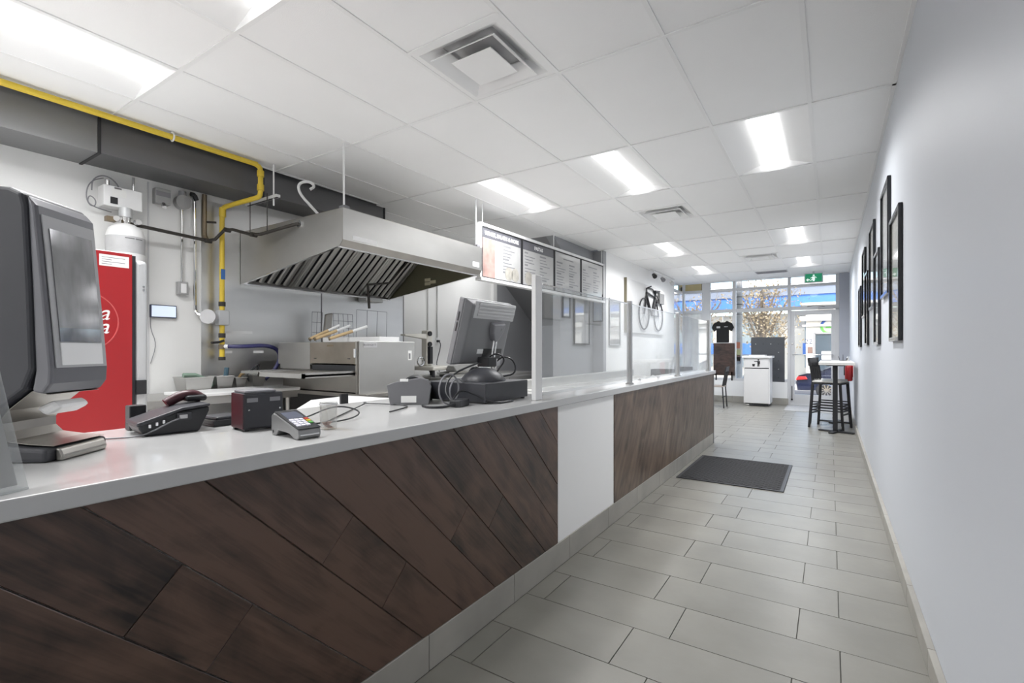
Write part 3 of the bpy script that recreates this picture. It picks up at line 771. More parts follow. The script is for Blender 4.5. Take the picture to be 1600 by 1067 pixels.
B().hexa([(0.0, 21.72, GZ + 1.02), (0.92, 21.72, GZ + 1.02), (0.92, 21.75, GZ + 1.02), (0.0, 21.75, GZ + 1.02), (0.45, 21.84, GZ + 1.36), (0.92, 21.84, GZ + 1.38), (0.92, 21.87, GZ + 1.38), (0.45, 21.87, GZ + 1.36)]).build('side_window', gw, car)
B().hexa([(1.0, 21.72, GZ + 1.02), (2.3, 21.72, GZ + 1.0), (2.3, 21.75, GZ + 1.0), (1.0, 21.75, GZ + 1.02), (1.0, 21.84, GZ + 1.39), (1.66, 21.84, GZ + 1.37), (1.66, 21.87, GZ + 1.37), (1.0, 21.87, GZ + 1.39)]).build('side_window', gw, car)
B().hexa([(-1.11, 21.70, GZ + .70), (-0.72, 21.70, GZ + .74), (-0.72, 21.9, GZ + .74), (-1.11, 21.9, GZ + .70), (-1.05, 21.70, GZ + .84), (-0.78, 21.70, GZ + .85), (-0.78, 21.9, GZ + .85), (-1.05, 21.9, GZ + .84)]).build('tail_light', pm('tail_red', (0.55, 0.02, 0.02), .25, var=.1), car, bevel=.02)
for x in (-0.12, 2.75):
    for yy, d_ in ((21.68, 1), (23.3, 1)):
        t_ = B().lathe([(0.20, 0), (0.30, 0.0), (0.335, 0.04), (0.335, 0.18), (0.30, 0.22), (0.2, 0.22)], (x, yy, GZ + 0.335), 24, 'y').build('tyre', BLACKM, car, smooth=True)
        rb = B()
        for k in range(10):
            a = 2 * math.pi * k / 10
            rb.obox((x + 0.125 * math.cos(a), yy - 0.004, GZ + .335 + 0.125 * math.sin(a)), (0.20, 0.02, 0.035), Matrix.Rotation(-a, 3, 'Y'))
        rb.ring((x, yy - 0.002, GZ + .335), 0.225, 0.022, 'y', 24, 6)
        rb.cyl((x, yy - .015, GZ + .335), (x, yy + .01, GZ + .335), 0.05)
        rb.build('wheel_rim', CHROME, t_)
B().box(-0.5, 2.9, 21.70, 21.715, GZ + .88, GZ + .90).build('waist_trim', CHROME, car)

# trees across the street
def tree(name, x, y, h, spread, nleaf, label, seed):
    rnd = random.Random(seed)
    t = thing(name, label, 'tree', (x, y, GZ + .1), group='trees across the street')
    bark = pm('bark', (0.15, 0.12, 0.09), 0.9, var=0.3, scale=4)
    tr_ = B().tube([(x, y, GZ), (x + .1, y, h * .25), (x - .05, y + .1, h * .55)], 0.13, 8, 1).build('trunk', bark, t, smooth=True)
    tips = []
    bb_ = B()
    for i in range(34):
        a = rnd.uniform(0, 6.28); z0 = h * rnd.uniform(.18, .55); r = spread * rnd.uniform(.4, 1)
        p0 = Vector((x, y, z0)); p2 = Vector((x + r * math.cos(a), y + r * .6 * math.sin(a), z0 + h * rnd.uniform(.12, .45)))
        p1 = p0.lerp(p2, .5) + Vector((0, 0, -.2))
        bb_.tube([p0, p1, p2], rnd.uniform(.018, .045), 5, 1)
        tips += [p0.lerp(p2, rnd.uniform(.35, 1.05)) for _ in range(6)]
        for _ in range(4):
            q = p1.lerp(p2, rnd.uniform(0, 1)); e = q + Vector((rnd.uniform(-.6, .6), rnd.uniform(-.4, .4), rnd.uniform(.1, .8)))
            bb_.tube([q, e], .010, 4); tips += [e] * 2
    bb_.build('branches', bark, t)
    lf = B()
    for i in range(nleaf):
        p = rnd.choice(tips) + Vector((rnd.gauss(0, .32), rnd.gauss(0, .3), rnd.gauss(0, .3)))
        d = Vector((rnd.uniform(-1, 1), rnd.uniform(-1, 1), rnd.uniform(-1, 1))).normalized() * .075; e = d.orthogonal().normalized() * .045
        lf.add([p - d, p + e, p + d, p - e], [(0, 1, 2, 3)])
    lf.build('foliage', pm('dry_leaves', (0.26, 0.21, 0.13), .8, var=.35, scale=2), t, kind='stuff')
tree('street_tree', -2.85, 27.3, 5.0, 1.45, 1500, 'bare brown tree filling the middle window across the street', 3)
tree('street_tree', -6.4, 28.6, 4.6, 1.5, 600, 'bare brown tree seen left of the t-shirt through the window', 5)
tree('street_tree', -10.5, 29.5, 5.6, 1.8, 700, 'bare brown tree farthest left, beyond the street pole', 9)
bm_ = thing('bicycle_rack', 'pale folded awning frame leaning outside the window beside the waste cabinet', 'frame', (-1.72, 13.4, -0.02))
for a in (0, .10): B().tube([(-1.95 + a, 13.3, -.02), (-1.80 + a, 13.35, .55), (-1.72 + a, 13.4, .78), (-1.64 + a, 13.4, .70), (-1.66 + a, 13.4, -.02)], .03, 8, 2).build('bent_tube', LGREY, bm_, smooth=True)

# ------------------------------------------------------------------ exhaust hood over the oven
hx0, hx1, hy0, hy1 = -4.640, -3.155, 2.445, 4.24
hz0, hzf, hzl, hzt = 1.849, 2.044, 2.088, 2.332       # back bottom, front lip bottom, front lip top, top
hd = thing('exhaust_hood', 'big stainless steel exhaust hood with baffle filters hung over the pizza oven', 'exhaust hood', (-3.9, 3.3, hz0))
t_ = 0.006
B().prism([(hx0, hz0), (hx1 - .04, hzf), (hx1, hzl), (hx1, hzt), (hx0, hzt)], 'y', hy0, hy0 + t_).build('near_end_panel', STEEL, hd)
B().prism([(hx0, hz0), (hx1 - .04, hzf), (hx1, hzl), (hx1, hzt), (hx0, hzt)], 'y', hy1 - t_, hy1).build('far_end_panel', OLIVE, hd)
B().box(hx1 - t_, hx1, hy0 + t_, hy1, hzl, hzt).build('front_panel', STEEL, hd)
B().box(hx0, hx1, hy0, hy1, hzt, hzt + 0.004).build('top_panel', STEELD, hd)
B().hexa([(hx1 - .05, hy0, hzf - .004), (hx1 - .04, hy0, hzf - .004), (hx1 - .04, hy1, hzf - .004), (hx1 - .05, hy1, hzf - .004), (hx1 - .006, hy0, hzl), (hx1, hy0, hzl), (hx1, hy1, hzl), (hx1 - .006, hy1, hzl)]).build('front_lip', STEELD, hd)
B().box(hx1 - .065, hx1 - .04, hy0, hy1, hzf - .012, hzf + .004).build('lip_rim', CHROME, hd, bevel=.002)
B().box(hx0, hx0 + t_, hy0 + t_, hy1 - t_, hz0, hzt).build('rear_panel', STEELD, hd)
B().box(hx0, hx0 + .07, hy0, hy1, hz0 - .012, hz0 + .006).build('grease_trough', CHROME, hd, bevel=.003)
B().prism([(hx0 + .02, hz0), (hx0 + .05, hz0), (hx1 - .03, hzf), (hx1 - .05, hzf)], 'y', hy0 - .001, hy0 + .02).build('end_rim', CHROME, hd)
B().prism([(hx0 + .02, hz0), (hx0 + .05, hz0), (hx1 - .03, hzf), (hx1 - .05, hzf)], 'y', hy1 - .02, hy1 + .001).build('end_rim', CHROME, hd)
# sloping bank of filters from the trough up to the top
fa, fb = Vector((hx0 + .07, 0, hz0 + .02)), Vector((hx0 + .62, 0, hzt - .02))
fd = (fb - fa); flen = fd.length; fdir = fd.normalized(); fn = Vector((fdir.z, 0, -fdir.x))
fmat = Matrix((fdir, Vector((0, 1, 0)), fn)).transposed()
nf = 4; fw = (hy1 - hy0 - .03) / nf
for k in range(nf):
    yc = hy0 + .015 + fw * (k + .5)
    f_ = B().obox((fa + fb) / 2 + Vector((0, yc, 0)) - fn * .02, (flen, fw - .004, .004), fmat).build('filter', BLACKM, hd)
    for e in (-1, 1): B().obox((fa + fb) / 2 + Vector((0, yc + e * (fw / 2 - .014), 0)), (flen, .024, .03), fmat).build('filter_frame', STEEL, f_)
    for q in range(5):
        yy = yc - fw / 2 + .058 + q * (fw - .116) / 4
        bb2 = B(); m = []
        for i in range(7):
            a = math.pi * i / 6
            m.append((0.026 * math.cos(a), 0.018 * math.sin(a)))
        vs = []
        for sgn in (-.5, .5):
            for u_, v_ in m: vs.append(fmat @ Vector((sgn * flen * .96, u_, v_)) + (fa + fb) / 2 + Vector((0, yy, 0)) - fn * .006)
        bb2.add(vs, [tuple(range(7)), tuple(range(7, 14))[::-1]] + [(i, i + 1, i + 8, i + 7) for i in range(6)] + [(6, 0, 7, 13)])
        bb2.build('baffle', STEEL, f_, smooth=True)
B().box(fb.x, hx1 - .05, hy0 + t_, hy1 - t_, hzt - .03, hzt - .02).build('inner_ceiling', STEELD, hd)
# fire nozzles and fittings
nz_ = B().tube([(-4.0, 4.05, 2.30), (-4.0, 3.70, 1.955), (-4.0, 3.41, 1.905)], .011).build('nozzle_pipe', PIPEK, hd)
B().cyl((-4.0, 3.405, 1.915), (-4.0, 3.425, 1.66), .013).build('nozzle_drop', PIPEK, nz_)
B().box(hx0 + .02, hx0 + .16, hy0 + 1.35, hy0 + 1.60, hz0 - .055, hz0 - .012).build('grease_cup', STEEL, hd, bevel=.004)
for zz, xx in ((1.985, -3.98), (2.03, -3.98), (2.0, -3.90)): B().box(xx, xx + .085, hy1 - .012, hy1 - t_, zz, zz + .035).build('service_tag', pm('cream_tag', (.62, .58, .42), .6), hd)
B().box(hx1, hx1 + .001, hy0 + .09, hy0 + .34, 2.10, 2.135).build('paper_label', WPLAS, hd)
B().box(hx1, hx1 + .001, hy1 - .16, hy1 - .05, 2.115, 2.165).build('paper_label', WPLAS, hd)
for yy, lab in ((hy0 + .04, 'near hood hanger rod'), (hy1 - .05, 'far')):
    rd = B().cyl((hx1 - .04, yy, hzt + .02), (hx1 - .045, yy + .0, ZC + .02), .008).build('hanger_rod', WPLAS, hd)
    B().box(hx1 - .075, hx1 - .01, yy - .02, yy + .03, hzt + .004, hzt + .03).build('rod_bracket', GREYP, rd)
hk = B().tube([(-3.72, 2.72, hzt + .005), (-3.80, 2.62, 2.48), (-3.86, 2.55, 2.58), (-3.87, 2.53, 2.65), (-3.85, 2.55, 2.69), (-3.80, 2.60, 2.70), (-3.77, 2.63, 2.66), (-3.80, 2.60, 2.63)], .012, 8, 2)
tag(hk.build('curled_conduit', WPLAS, smooth=True), 'white curled conduit end standing on top of the exhaust hood', 'conduit')

# ------------------------------------------------------------------ duct, pipes
du = thing('air_duct', 'dark rectangular air duct running along the top of the kitchen wall', 'air duct', (-4.46, 1.0, 2.61))
B().box(-4.65, -4.28, -2.45, 1.275, 2.61, 3.19).build('duct_section', pm('galvanised_grey', (.24, .24, .245), .42, .6, var=.08, scale=1.5), du)
B().box(-4.645, -4.285, 1.285, 2.44, 2.615, 3.19).build('duct_section', DUCT, du)
B().box(-4.645, -4.275, 2.46, 3.87, 2.63, 3.19).build('duct_section', DUCT, du)
B().box(-4.65, -4.272, 1.270, 1.288, 2.603, 3.19).build('flange', BLACKM, du)
B().box(-4.65, -4.270, 2.438, 2.462, 2.605, 3.19).build('flange', BLACKM, du)
B().box(-4.65, -4.268, 3.865, 3.885, 2.62, 3.19).build('flange', BLACKM, du)
gp_ = thing('gas_pipe', 'yellow painted gas pipe crossing under the ceiling and dropping down the steel wall', 'gas pipe', (-4.5, 2.23, 1.15))
B().tube([(-4.10, -2.4, 2.815), (-4.10, 2.30, 2.815)], .021, 10).build('ceiling_run', YELL, gp_, smooth=True)
B().tube([(-4.10, 2.28, 2.815), (-4.10, 2.325, 2.80), (-4.10, 2.33, 2.76), (-4.10, 2.33, 2.60), (-4.11, 2.33, 2.555), (-4.15, 2.325, 2.545), (-4.50, 2.245, 2.51), (-4.545, 2.235, 2.49), (-4.55, 2.234, 2.44)], .021, 10, 1).build('elbow_run', YELL, gp_, smooth=True)
dr = B().cyl((-4.55, 2.234, 2.46), (-4.55, 2.234, 1.165), .021).build('wall_drop', YELL, gp_, smooth=True)
for p0, p1 in (((-4.10, 2.33, 2.72), (-4.10, 2.33, 2.77)), ((-4.10, 2.33, 2.60), (-4.10, 2.33, 2.65)), ((-4.545, 2.236, 2.42), (-4.545, 2.236, 2.50))):
    B().cyl(p0, p1, .028).build('fitting', YELL, gp_, smooth=True)
for z in (1.64, 1.36, 1.26): B().cyl((-4.55, 2.234, z - .02), (-4.55, 2.234, z + .02), .028).build('union', BRASSD if z < 1.3 else PIPEK, gp_)
B().cyl((-4.55, 2.234, 1.14), (-4.55, 2.234, 1.17), .028).build('end_cap', PIPEK, gp_)
vb = B().box(-4.585, -4.515, 2.19, 2.285, 1.45, 1.585).build('valve_body', SILV, gp_, bevel=.01)
B().cyl((-4.53, 2.12, 1.52), (-4.50, 2.09, 1.52), .062, seg=22).build('actuator_disc', LGREY, vb, smooth=True)
B().cyl((-4.54, 2.12, 1.52), (-4.55, 2.20, 1.52), .028).build('valve_neck', SILV, vb)
lv = B().tube([(-4.53, 2.24, 1.315), (-4.53, 2.20, 1.30), (-4.52, 2.13, 1.295)], .011).build('shutoff_lever', BLACKM, gp_)
B().box(-4.533, -4.527, 2.215, 2.25, 1.86, 1.95).build('blue_sticker', pm('sticker_blue', (.05, .15, .4), .5), gp_)
hs = B().tube([(-4.50, 2.26, 1.262), (-4.42, 2.36, 1.262), (-4.40, 2.55, 1.275), (-4.42, 2.68, 1.24), (-4.44, 2.72, 1.15), (-4.46, 2.67, 1.03), (-4.5, 2.60, .95)], .018, 10, 2)
hob = tag(hs.build('gas_hose', BLUEH, smooth=True), 'dark blue flexible gas hose bending down behind the steel pans', 'hose')
B().cyl((-4.54, 2.245, 1.262), (-4.485, 2.29, 1.262), .02).build('hose_fitting', WPLAS, hob)

bp_ = thing('fire_pipe', 'thin black fire suppression pipe from the white tank to the hood', 'pipe', (-4.5, 1.9, 2.18))
B().tube([(-4.50, 1.53, 2.20), (-4.53, 2.10, 2.18), (-4.52, 2.16, 2.20), (-4.48, 2.22, 2.29), (-4.40, 2.25, 2.29), (-4.20, 2.30, 2.23), (-4.10, 2.33, 2.225), (-3.72, 2.42, 2.28), (-3.70, 2.446, 2.28)], .014, 8).build('pipe_run', PIPEK, bp_, smooth=True)
for p in ((-4.53, 2.11, 2.18), (-4.46, 2.235, 2.29), (-4.17, 2.31, 2.226)): B().cyl((p[0], p[1] - .025, p[2]), (p[0], p[1] + .025, p[2]), .02).build('coupling', PIPEK, bp_)
B().cyl((-3.70, 2.43, 2.28), (-3.70, 2.445, 2.28), .03, seg=18).build('wall_flange', CHROME, bp_)
B().tube([(-4.62, 2.12, 2.60), (-4.62, 2.12, 2.24), (-4.60, 2.13, 2.20)], .02).build('riser', BRASSD, bp_)
B().tube([(-4.62, 2.12, 2.36), (-4.56, 2.19, 2.36)], .009).build('branch', PIPEK, bp_)
for y_, x_ in ((2.36, -4.32), (2.40, -4.12)): B().cyl((x_, y_, 2.24), (x_, y_, 2.60), .004, seg=6).build('hanger_wire', PIPEK, bp_)
st = thing('strut_channel', 'short white strut channel hung on threaded rod above the hood', 'bracket', (-4.2, 2.43, 2.56))
B().box(-4.50, -4.00, 2.41, 2.45, 2.555, 2.578).build('channel', WPLAS, st, bevel=.002)
B().box(-4.49, -4.01, 2.422, 2.438, 2.552, 2.556).build('channel_slot', BLACKM, st)
B().cyl((-4.07, 2.43, 2.49), (-4.07, 2.43, ZC), .007).build('threaded_rod', WPLAS, st)
ft = thing('pipe_hanger', 'white clip hanger on a short rod holding the yellow pipe to the ceiling', 'bracket', (-4.10, 1.66, 2.78))
B().cyl((-4.10, 1.66, 2.84), (-4.10, 1.66, ZC + .03), .012).build('hanger_rod', WPLAS, ft)
B().ring((-4.10, 1.66, 2.815), .028, .006, 'y').build('clip_ring', WPLAS, ft)

# ------------------------------------------------------------------ on the kitchen wall
for k, (y0, y1, lab) in enumerate(((2.105, 3.325, 'dull stainless wall sheet behind the yellow gas pipe'), (3.328, 4.545, 'bright stainless wall sheet behind the pizza oven'))):
    s_ = thing('wall_sheet', lab, 'steel sheet', (LW, (y0 + y1) / 2, .62), group='stainless wall sheets')
    B().box(LW + .0005, LW + .004, y0, y1, .62, 2.56).build('sheet', SHEET, s_)
    B().box(LW + .004, LW + .008, y1 - .012, y1, .62, 2.56).build('edge_strip', GREYD, s_)
    if k == 0:
        for a, b_, z in ((2.30, 2.56, 1.385), (2.31, 2.37, 1.20), (2.57, 2.67, 1.20)): B().box(LW + .004, LW + .0055, a, b_, z, z + .024).build('label_tape', WPLAS, s_)
tk = thing('fire_suppression_tank', 'white fire suppression tank on the wall above the red cooler', 'tank', (-4.50, 1.505, 1.70))
B().lathe([(.10, 1.70), (.118, 1.72), (.12, 1.95), (.12, 2.10), (.105, 2.15), (.06, 2.185), (.04, 2.19)], (-4.50, 1.505, 0), 26).build('cylinder', WPLAS, tk, smooth=True)
lb = pm('tank_label_grey', (.50, .50, .51), .5, var=.12, scale=20)
lbp = B().lathe([(.1215, 1.96), (.1215, 2.085)], (-4.50, 1.505, 0), 26).build('tank_label', lb, tk, smooth=True)
for a0, a1 in ((-.35, .12), (.2, .6)): B().ring((-4.50, 1.505, 2.068), .122, .004, 'z', 8, 5, a0, a1).build('print_line', GREYD, lbp)
B().cyl((-4.50, 1.505, 2.185), (-4.50, 1.505, 2.24), .032).build('valve', CHROME, tk, smooth=True)
B().cyl((-4.50, 1.505, 2.24), (-4.50, 1.505, 2.31), .042).build('valve_head', SILV, tk, smooth=True)
B().cyl((-4.46, 1.44, 2.21), (-4.44, 1.43, 2.21), .02).build('gauge', CHROME, tk)
B().cyl((-4.46, 1.56, 2.21), (-4.43, 1.565, 2.21), .022).build('gauge', CHROME, tk)
B().box(-4.52, -4.47, 1.38, 1.44, 2.19, 2.225).build('outlet_block', BRASSD, tk)
B().box(LW, -4.60, 1.42, 1.59, 1.78, 1.83).build('wall_strap', STEEL, tk)
cbx = thing('control_box', 'white control box with small labels on the wall above the tank', 'control box', (-4.60, 1.48, 2.31))
B().box(LW, -4.53, 1.38, 1.625, 2.315, 2.47).build('box', WPLAS, cbx, bevel=.005)
B().box(-4.529, -4.528, 1.43, 1.52, 2.395, 2.455).build('paper_label', pm('paper', (.85, .85, .83), .7), cbx)
B().box(-4.529, -4.528, 1.445, 1.49, 2.45, 2.462).build('print_line', GREYD, cbx)
B().box(-4.529, -4.526, 1.42, 1.465, 2.335, 2.385).build('window', BLACK, cbx)
B().cyl((-4.59, 1.42, 2.47), (-4.59, 1.42, 2.52), .014).build('cable_gland', CHROME, cbx)
B().cyl((-4.59, 1.585, 2.47), (-4.59, 1.585, 2.585), .010).build('conduit_stub', CHROME, cbx)
wr = B().tube([(-4.60, 1.40, 2.53), (-4.60, 1.34, 2.50), (-4.58, 1.30, 2.44), (-4.58, 1.29, 2.36), (-4.58, 1.31, 2.30), (-4.58, 1.345, 2.30), (-4.58, 1.35, 2.35), (-4.58, 1.31, 2.38), (-4.59, 1.30, 2.32), (-4.60, 1.36, 2.295), (-4.6, 1.45, 2.285)], .004, 6, 2)
tag(wr.build('looped_cable', GREYP), 'thin grey cable looped on the wall left of the control box', 'cable')
wr = B().tube([(-4.60, 1.33, 2.42), (-4.59, 1.33, 2.50), (-4.58, 1.39, 2.55), (-4.58, 1.46, 2.53), (-4.58, 1.50, 2.46)], .005, 6, 2)
tag(wr.build('arched_cable', GREYP), 'grey cable arching over the top of the control box', 'cable')
jb_ = thing('junction_box', 'grey metal junction box under the duct, right of the control box', 'junction box', (-4.62, 1.79, 2.40))
B().box(LW, -4.585, 1.735, 1.845, 2.43, 2.555).build('box', pm('galv', (.42, .42, .42), .5, .6), jb_, bevel=.004)
B().box(-4.588, -4.582, 1.738, 1.842, 2.49, 2.53).build('cover_band', GREYD, jb_)
B().cyl((-4.59, 1.79, 2.43), (-4.57, 1.79, 2.40), .018).build('indicator_lamp', CHROME, jb_, smooth=True)
rb_ = thing('round_conduit_box', 'round grey conduit box at the top of the left conduit', 'junction box', (-4.62, 1.945, 2.42))
B().cyl((LW, 1.945, 2.485), (-4.59, 1.945, 2.485), .06, seg=24).build('cover', MATS['galv'], rb_, smooth=True)
B().cyl((-4.62, 1.945, 2.53), (-4.62, 1.945, 2.58), .028).build('neck', GREYD, rb_)
c1 = B().cyl((-4.63, 1.945, 2.43), (-4.63, 1.945, 1.81), .010).build('conduit', CHROME, rb_, smooth=True)
sw_ = thing('light_switch', 'metal light switch plate below the round conduit box', 'light switch', (-4.62, 1.95, 1.70))
B().box(LW, -4.60, 1.905, 1.985, 1.70, 1.81).build('box', MATS['galv'], sw_, bevel=.006)
B().box(-4.60, -4.596, 1.925, 1.968, 1.715, 1.795).build('rocker', WPLAS, sw_, bevel=.002)
cd = thing('wall_conduit', 'silver conduit beside the steel sheet running down to the gas valve', 'conduit', (-4.63, 2.03, 1.53))
B().tube([(-4.63, 2.02, 2.55), (-4.63, 2.04, 2.54), (-4.63, 2.045, 2.50), (-4.63, 2.045, 1.60), (-4.62, 2.05, 1.55), (-4.58, 2.09, 1.525)], .012, 8, 1).build('pipe', CHROME, cd, smooth=True)
B().tube([(-4.60, 2.0, 2.57), (-4.60, 2.03, 2.57), (-4.61, 2.05, 2.53)], .02, 8, 1).build('elbow', BLACKM, cd)
tb = thing('wall_tablet', 'small tablet with a pale screen on the wall right of the red cooler', 'tablet', (-4.62, 1.81, 1.50))
B().box(LW, -4.625, 1.715, 1.905, 1.497, 1.603).build('case', pm('navy_case', (.03, .04, .08), .4), tb, bevel=.004)
B().box(-4.625, -4.6235, 1.722, 1.898, 1.505, 1.596).build('screen', pm('screen', (.5, .55, .62), .3, var=.02, emit=(.62, .72, .85), es=.55), tb)
B().tube([(-4.64, 1.72, 1.497), (-4.64, 1.72, 1.40), (-4.63, 1.76, 1.28), (-4.64, 1.72, 1.12)], .003, 6, 2).build('power_cable', GREYP, tb)

# ------------------------------------------------------------------ red cooler
co = thing('drinks_cooler', 'tall red drinks cooler with a white script logo and silver door edge', 'cooler', (-3.6, .85, 0))
cX = -3.30
B().box(-3.93, cX, .46, 1.135, .04, 1.775).build('cabinet', pm('cooler_white', (.75, .75, .75), .4), co, bevel=.006)
rp = B().box(cX, cX + .003, .47, 1.133, .06, 1.77).build('red_side_panel', RED, co)
B().box(-3.92, cX - .004, 1.136, 1.152, .05, 1.765).build('door_gasket', BLACK, co)
B().box(-3.92, cX - .004, 1.152, 1.215, .05, 1.745).build('door', SILV, co, bevel=.025, seg=4)
B().box(-3.86, cX - .06, 1.2145, 1.219, .2, 1.60).build('door_glass', BLACK, co)
B().box(cX - .02, cX + .012, 1.15, 1.20, .98, 1.06).build('door_hinge_guard', BLACK, co)
for z in (.03,): B().box(-3.9, cX - .02, .48, 1.12, 0, .045).build('kickplate', BLACKM, co)
for z in (1.595, 1.575): B().cyl((cX - .005, 1.19, z), (cX + .001, 1.19, z), .006).build('screw', CHROME, co)
B().box(cX + .003, cX + .004, .985, 1.118, 1.69, 1.752).build('paper_notice', MATS['paper'], rp)
for k in range(4): B().box(cX + .004, cX + .0045, .995, 1.04 + .06 * (k % 2), 1.70 + .012 * k, 1.703 + .012 * k).build('print_line', GREYP, rp)
RING = pm('ring_pale_red', (.55, .09, .09), .35, var=.05)
B().ring((cX + .003, .91, 1.385), .16, .0035, 'x', 48, 6).build('logo_ring', RING, rp)
text_part('Coca', .115, WPLAS, rp, frame4((cX + .0035, .905, 1.418), (0, 1, .12), (0, -.12, 1)), shear=.4)
text_part('Cola', .115, WPLAS, rp, frame4((cX + .0035, .915, 1.345), (0, 1, .12), (0, -.12, 1)), shear=.4)

# ------------------------------------------------------------------ prep table with pans
pt = thing('prep_table', 'stainless prep table against the kitchen wall, left of the oven', 'table', (-4.3, 2.0, 0))
B().box(-4.62, -3.98, 1.30, 2.60, .855, .875).build('table_top', STEEL, pt, bevel=.004)
B().box(-4.00, -3.98, 1.30, 2.60, .815, .86).build('front_edge', STEEL, pt)
B().box(-4.60, -4.02, 1.34, 2.56, .30, .32).build('under_shelf', STEEL, pt)
for x in (-4.58, -4.03):
    for yy in (1.36, 2.54): B().cyl((x, yy, 0), (x, yy, .86), .02).build('leg', STEEL, pt)
cbd = B().prism([(-3.97, 1.78), (-3.97, 2.62), (-4.38, 2.66), (-4.40, 1.72)], 'z', .8755, .90)
tag(cbd.build('cutting_board', WPLAS, bevel=.004), 'large white cutting board lying on the prep table by the pans', 'cutting board')
PANC = [(1.98, .11, .22, .10, 'wide steel pan at the left end of the row on the prep table'), (2.20, .075, .16, .10, 'steel pan second from the left on the prep table, holding scoops'),
        (2.345, .05, .13, .08, 'narrowest steel pan in the row, holding small brushes'), (2.50, .065, .16, .10, 'steel pan at the right end of the row, holding black tongs')]
for yc, hw, dx, hh, lab in PANC:
    p_ = thing('steel_pan', lab, 'steel pan', (-4.50, yc, .8755), group='steel pans on the prep table')
    x0, x1 = -4.50 - dx / 2, -4.50 + dx / 2; y0, y1 = yc - hw, yc + hw; z0, z1 = .876, .876 + hh + .025; i = .02
    o_ = [(x0, y0, z1), (x1, y0, z1), (x1, y1, z1), (x0, y1, z1)]; c_ = [(x0 + i, y0 + i, z0), (x1 - i, y0 + i, z0), (x1 - i, y1 - i, z0), (x0 + i, y1 - i, z0)]
    b = B().add(c_ + o_, [(3, 2, 1, 0), (0, 1, 5, 4), (1, 2, 6, 5), (2, 3, 7, 6), (3, 0, 4, 7)])
    o = b.build('pan_wall', STEEL, p_); so = o.modifiers.new('wall', 'SOLIDIFY'); so.thickness = .002
    rm_ = B()
    for a, b_ in zip(o_, o_[1:] + o_[:1]): rm_.tube([a, b_], .005, 6)
    rm_.build('rim', STEEL, p_)
tl = lambda path, r, m, name, lab, cat: tag(B().tube(path, r, 8, 1).build(name, m, smooth=True), lab, cat)
tl([(-4.50, 2.19, .90), (-4.50, 2.24, .98), (-4.50, 2.25, 1.075)], .02, pm('teal_plastic', (.06, .12, .16), .4), 'scoop_handle', 'dark teal scoop standing upright in the second pan', 'scoop')
tl([(-4.52, 2.14, .92), (-4.50, 2.02, 1.015), (-4.50, 1.90, 1.02)], .02, pm('green_cloth', (.24, .34, .27), .9), 'green_scraper', 'pale green scraper lying across the first two pans', 'scraper')
tl([(-4.49, 2.34, .92), (-4.47, 2.35, 1.01), (-4.47, 2.39, 1.02)], .012, pm('brush_brown', (.25, .17, .08), .8), 'small_brush', 'small brown brush sticking out of the narrowest pan', 'brush')
tg = thing('tongs', 'black tongs standing in the right hand pan on the prep table', 'tongs', (-4.50, 2.50, .90))
for a in (-.05, .05): B().tube([(-4.50, 2.50 + a * .4, .90), (-4.49, 2.46 + a, 1.0), (-4.48, 2.53, 1.10)], .009, 8, 1).build('arm', BLACK, tg)

# ------------------------------------------------------------------ conveyor pizza oven
ov = thing('conveyor_oven', 'stainless conveyor pizza oven with worn mouth under the hood', 'oven', (-3.7, 2.95, 0))
oX, oY0, oY1 = -3.20, 2.64, 3.245
BROWNS = pm('heat_browned_steel', (.30, .265, .225), .45, .85, var=.55, scale=3.0)
B().box(-4.35, oX, oY0, oY1, 1.10, 1.30).build('upper_body', STEEL, ov, bevel=.004)
B().box(-4.35, oX, oY0 + .05, oY1, .875, 1.10).build('lower_body', STEELD, ov)
B().box(oX - .004, oX + .012, oY0 - .01, oY1 + .01, .868, 1.305).build('front_panel', STEEL, ov, bevel=.004)
pl_ = B().box(oX + .012, oX + .016, oY0 + .03, oY0 + .17, 1.25, 1.292).build('name_plate', LGREY, ov, bevel=.002)
text_part('BLODGETT', .027, GREYD, pl_, frame4((oX + .0165, oY0 + .092, 1.273), (0, 1, 0), (0, 0, 1)))
sp_ = B().box(oX + .012, oX + .014, oY1 - .075, oY1 - .03, 1.14, 1.225).build('control_sticker', MATS['paper'], ov)
B().box(oX + .014, oX + .0145, oY1 - .068, oY1 - .045, 1.15, 1.20).build('sticker_mark', GREYD, sp_)
mouth = B().box(-3.84, oX - .03, oY0 - .012, oY0, 1.115, 1.295).build('mouth_panel', BROWNS, ov, bevel=.002)
B().box(-3.60, -3.52, oY0 - .015, oY0 - .012, 1.26, 1.275).build('brand_badge', BRASSD, mouth)
for x in (-3.78, -3.33): B().box(x, x + .03, oY0 - .016, oY0 - .012, 1.155, 1.162).build('latch_slot', BLACK, mouth)
B().box(-3.83, oX - .03, oY0 + .0, oY0 + .051, 1.055, 1.115).build('mouth_opening', BLACK, ov)
B().box(-4.30, -3.85, oY0 - .008, oY0, 1.06, 1.298).build('side_panel', STEEL, ov, bevel=.002)
B().box(oX - .028, oX - .006, oY0 - .02, oY0 + .01, .875, 1.30).build('corner_strip', STEELD, ov)
hg = B().box(oX - .03, oX - .012, oY0 - .035, oY0 - .02, 1.17, 1.24).build('hinge', CHROME, ov)
cv = B().box(-3.82, -3.24, 2.18, 2.64, 1.030, 1.045).build('conveyor_tray', STEEL, ov)
B().box(-3.26, -3.24, 2.16, 2.64, 1.02, 1.062).build('tray_rail', STEEL, cv)
B().box(-3.84, -3.82, 2.16, 2.64, 1.02, 1.062).build('tray_rail', STEEL, cv)
B().box(-3.84, -3.24, 2.16, 2.18, 1.02, 1.055).build('tray_rail', STEEL, cv)
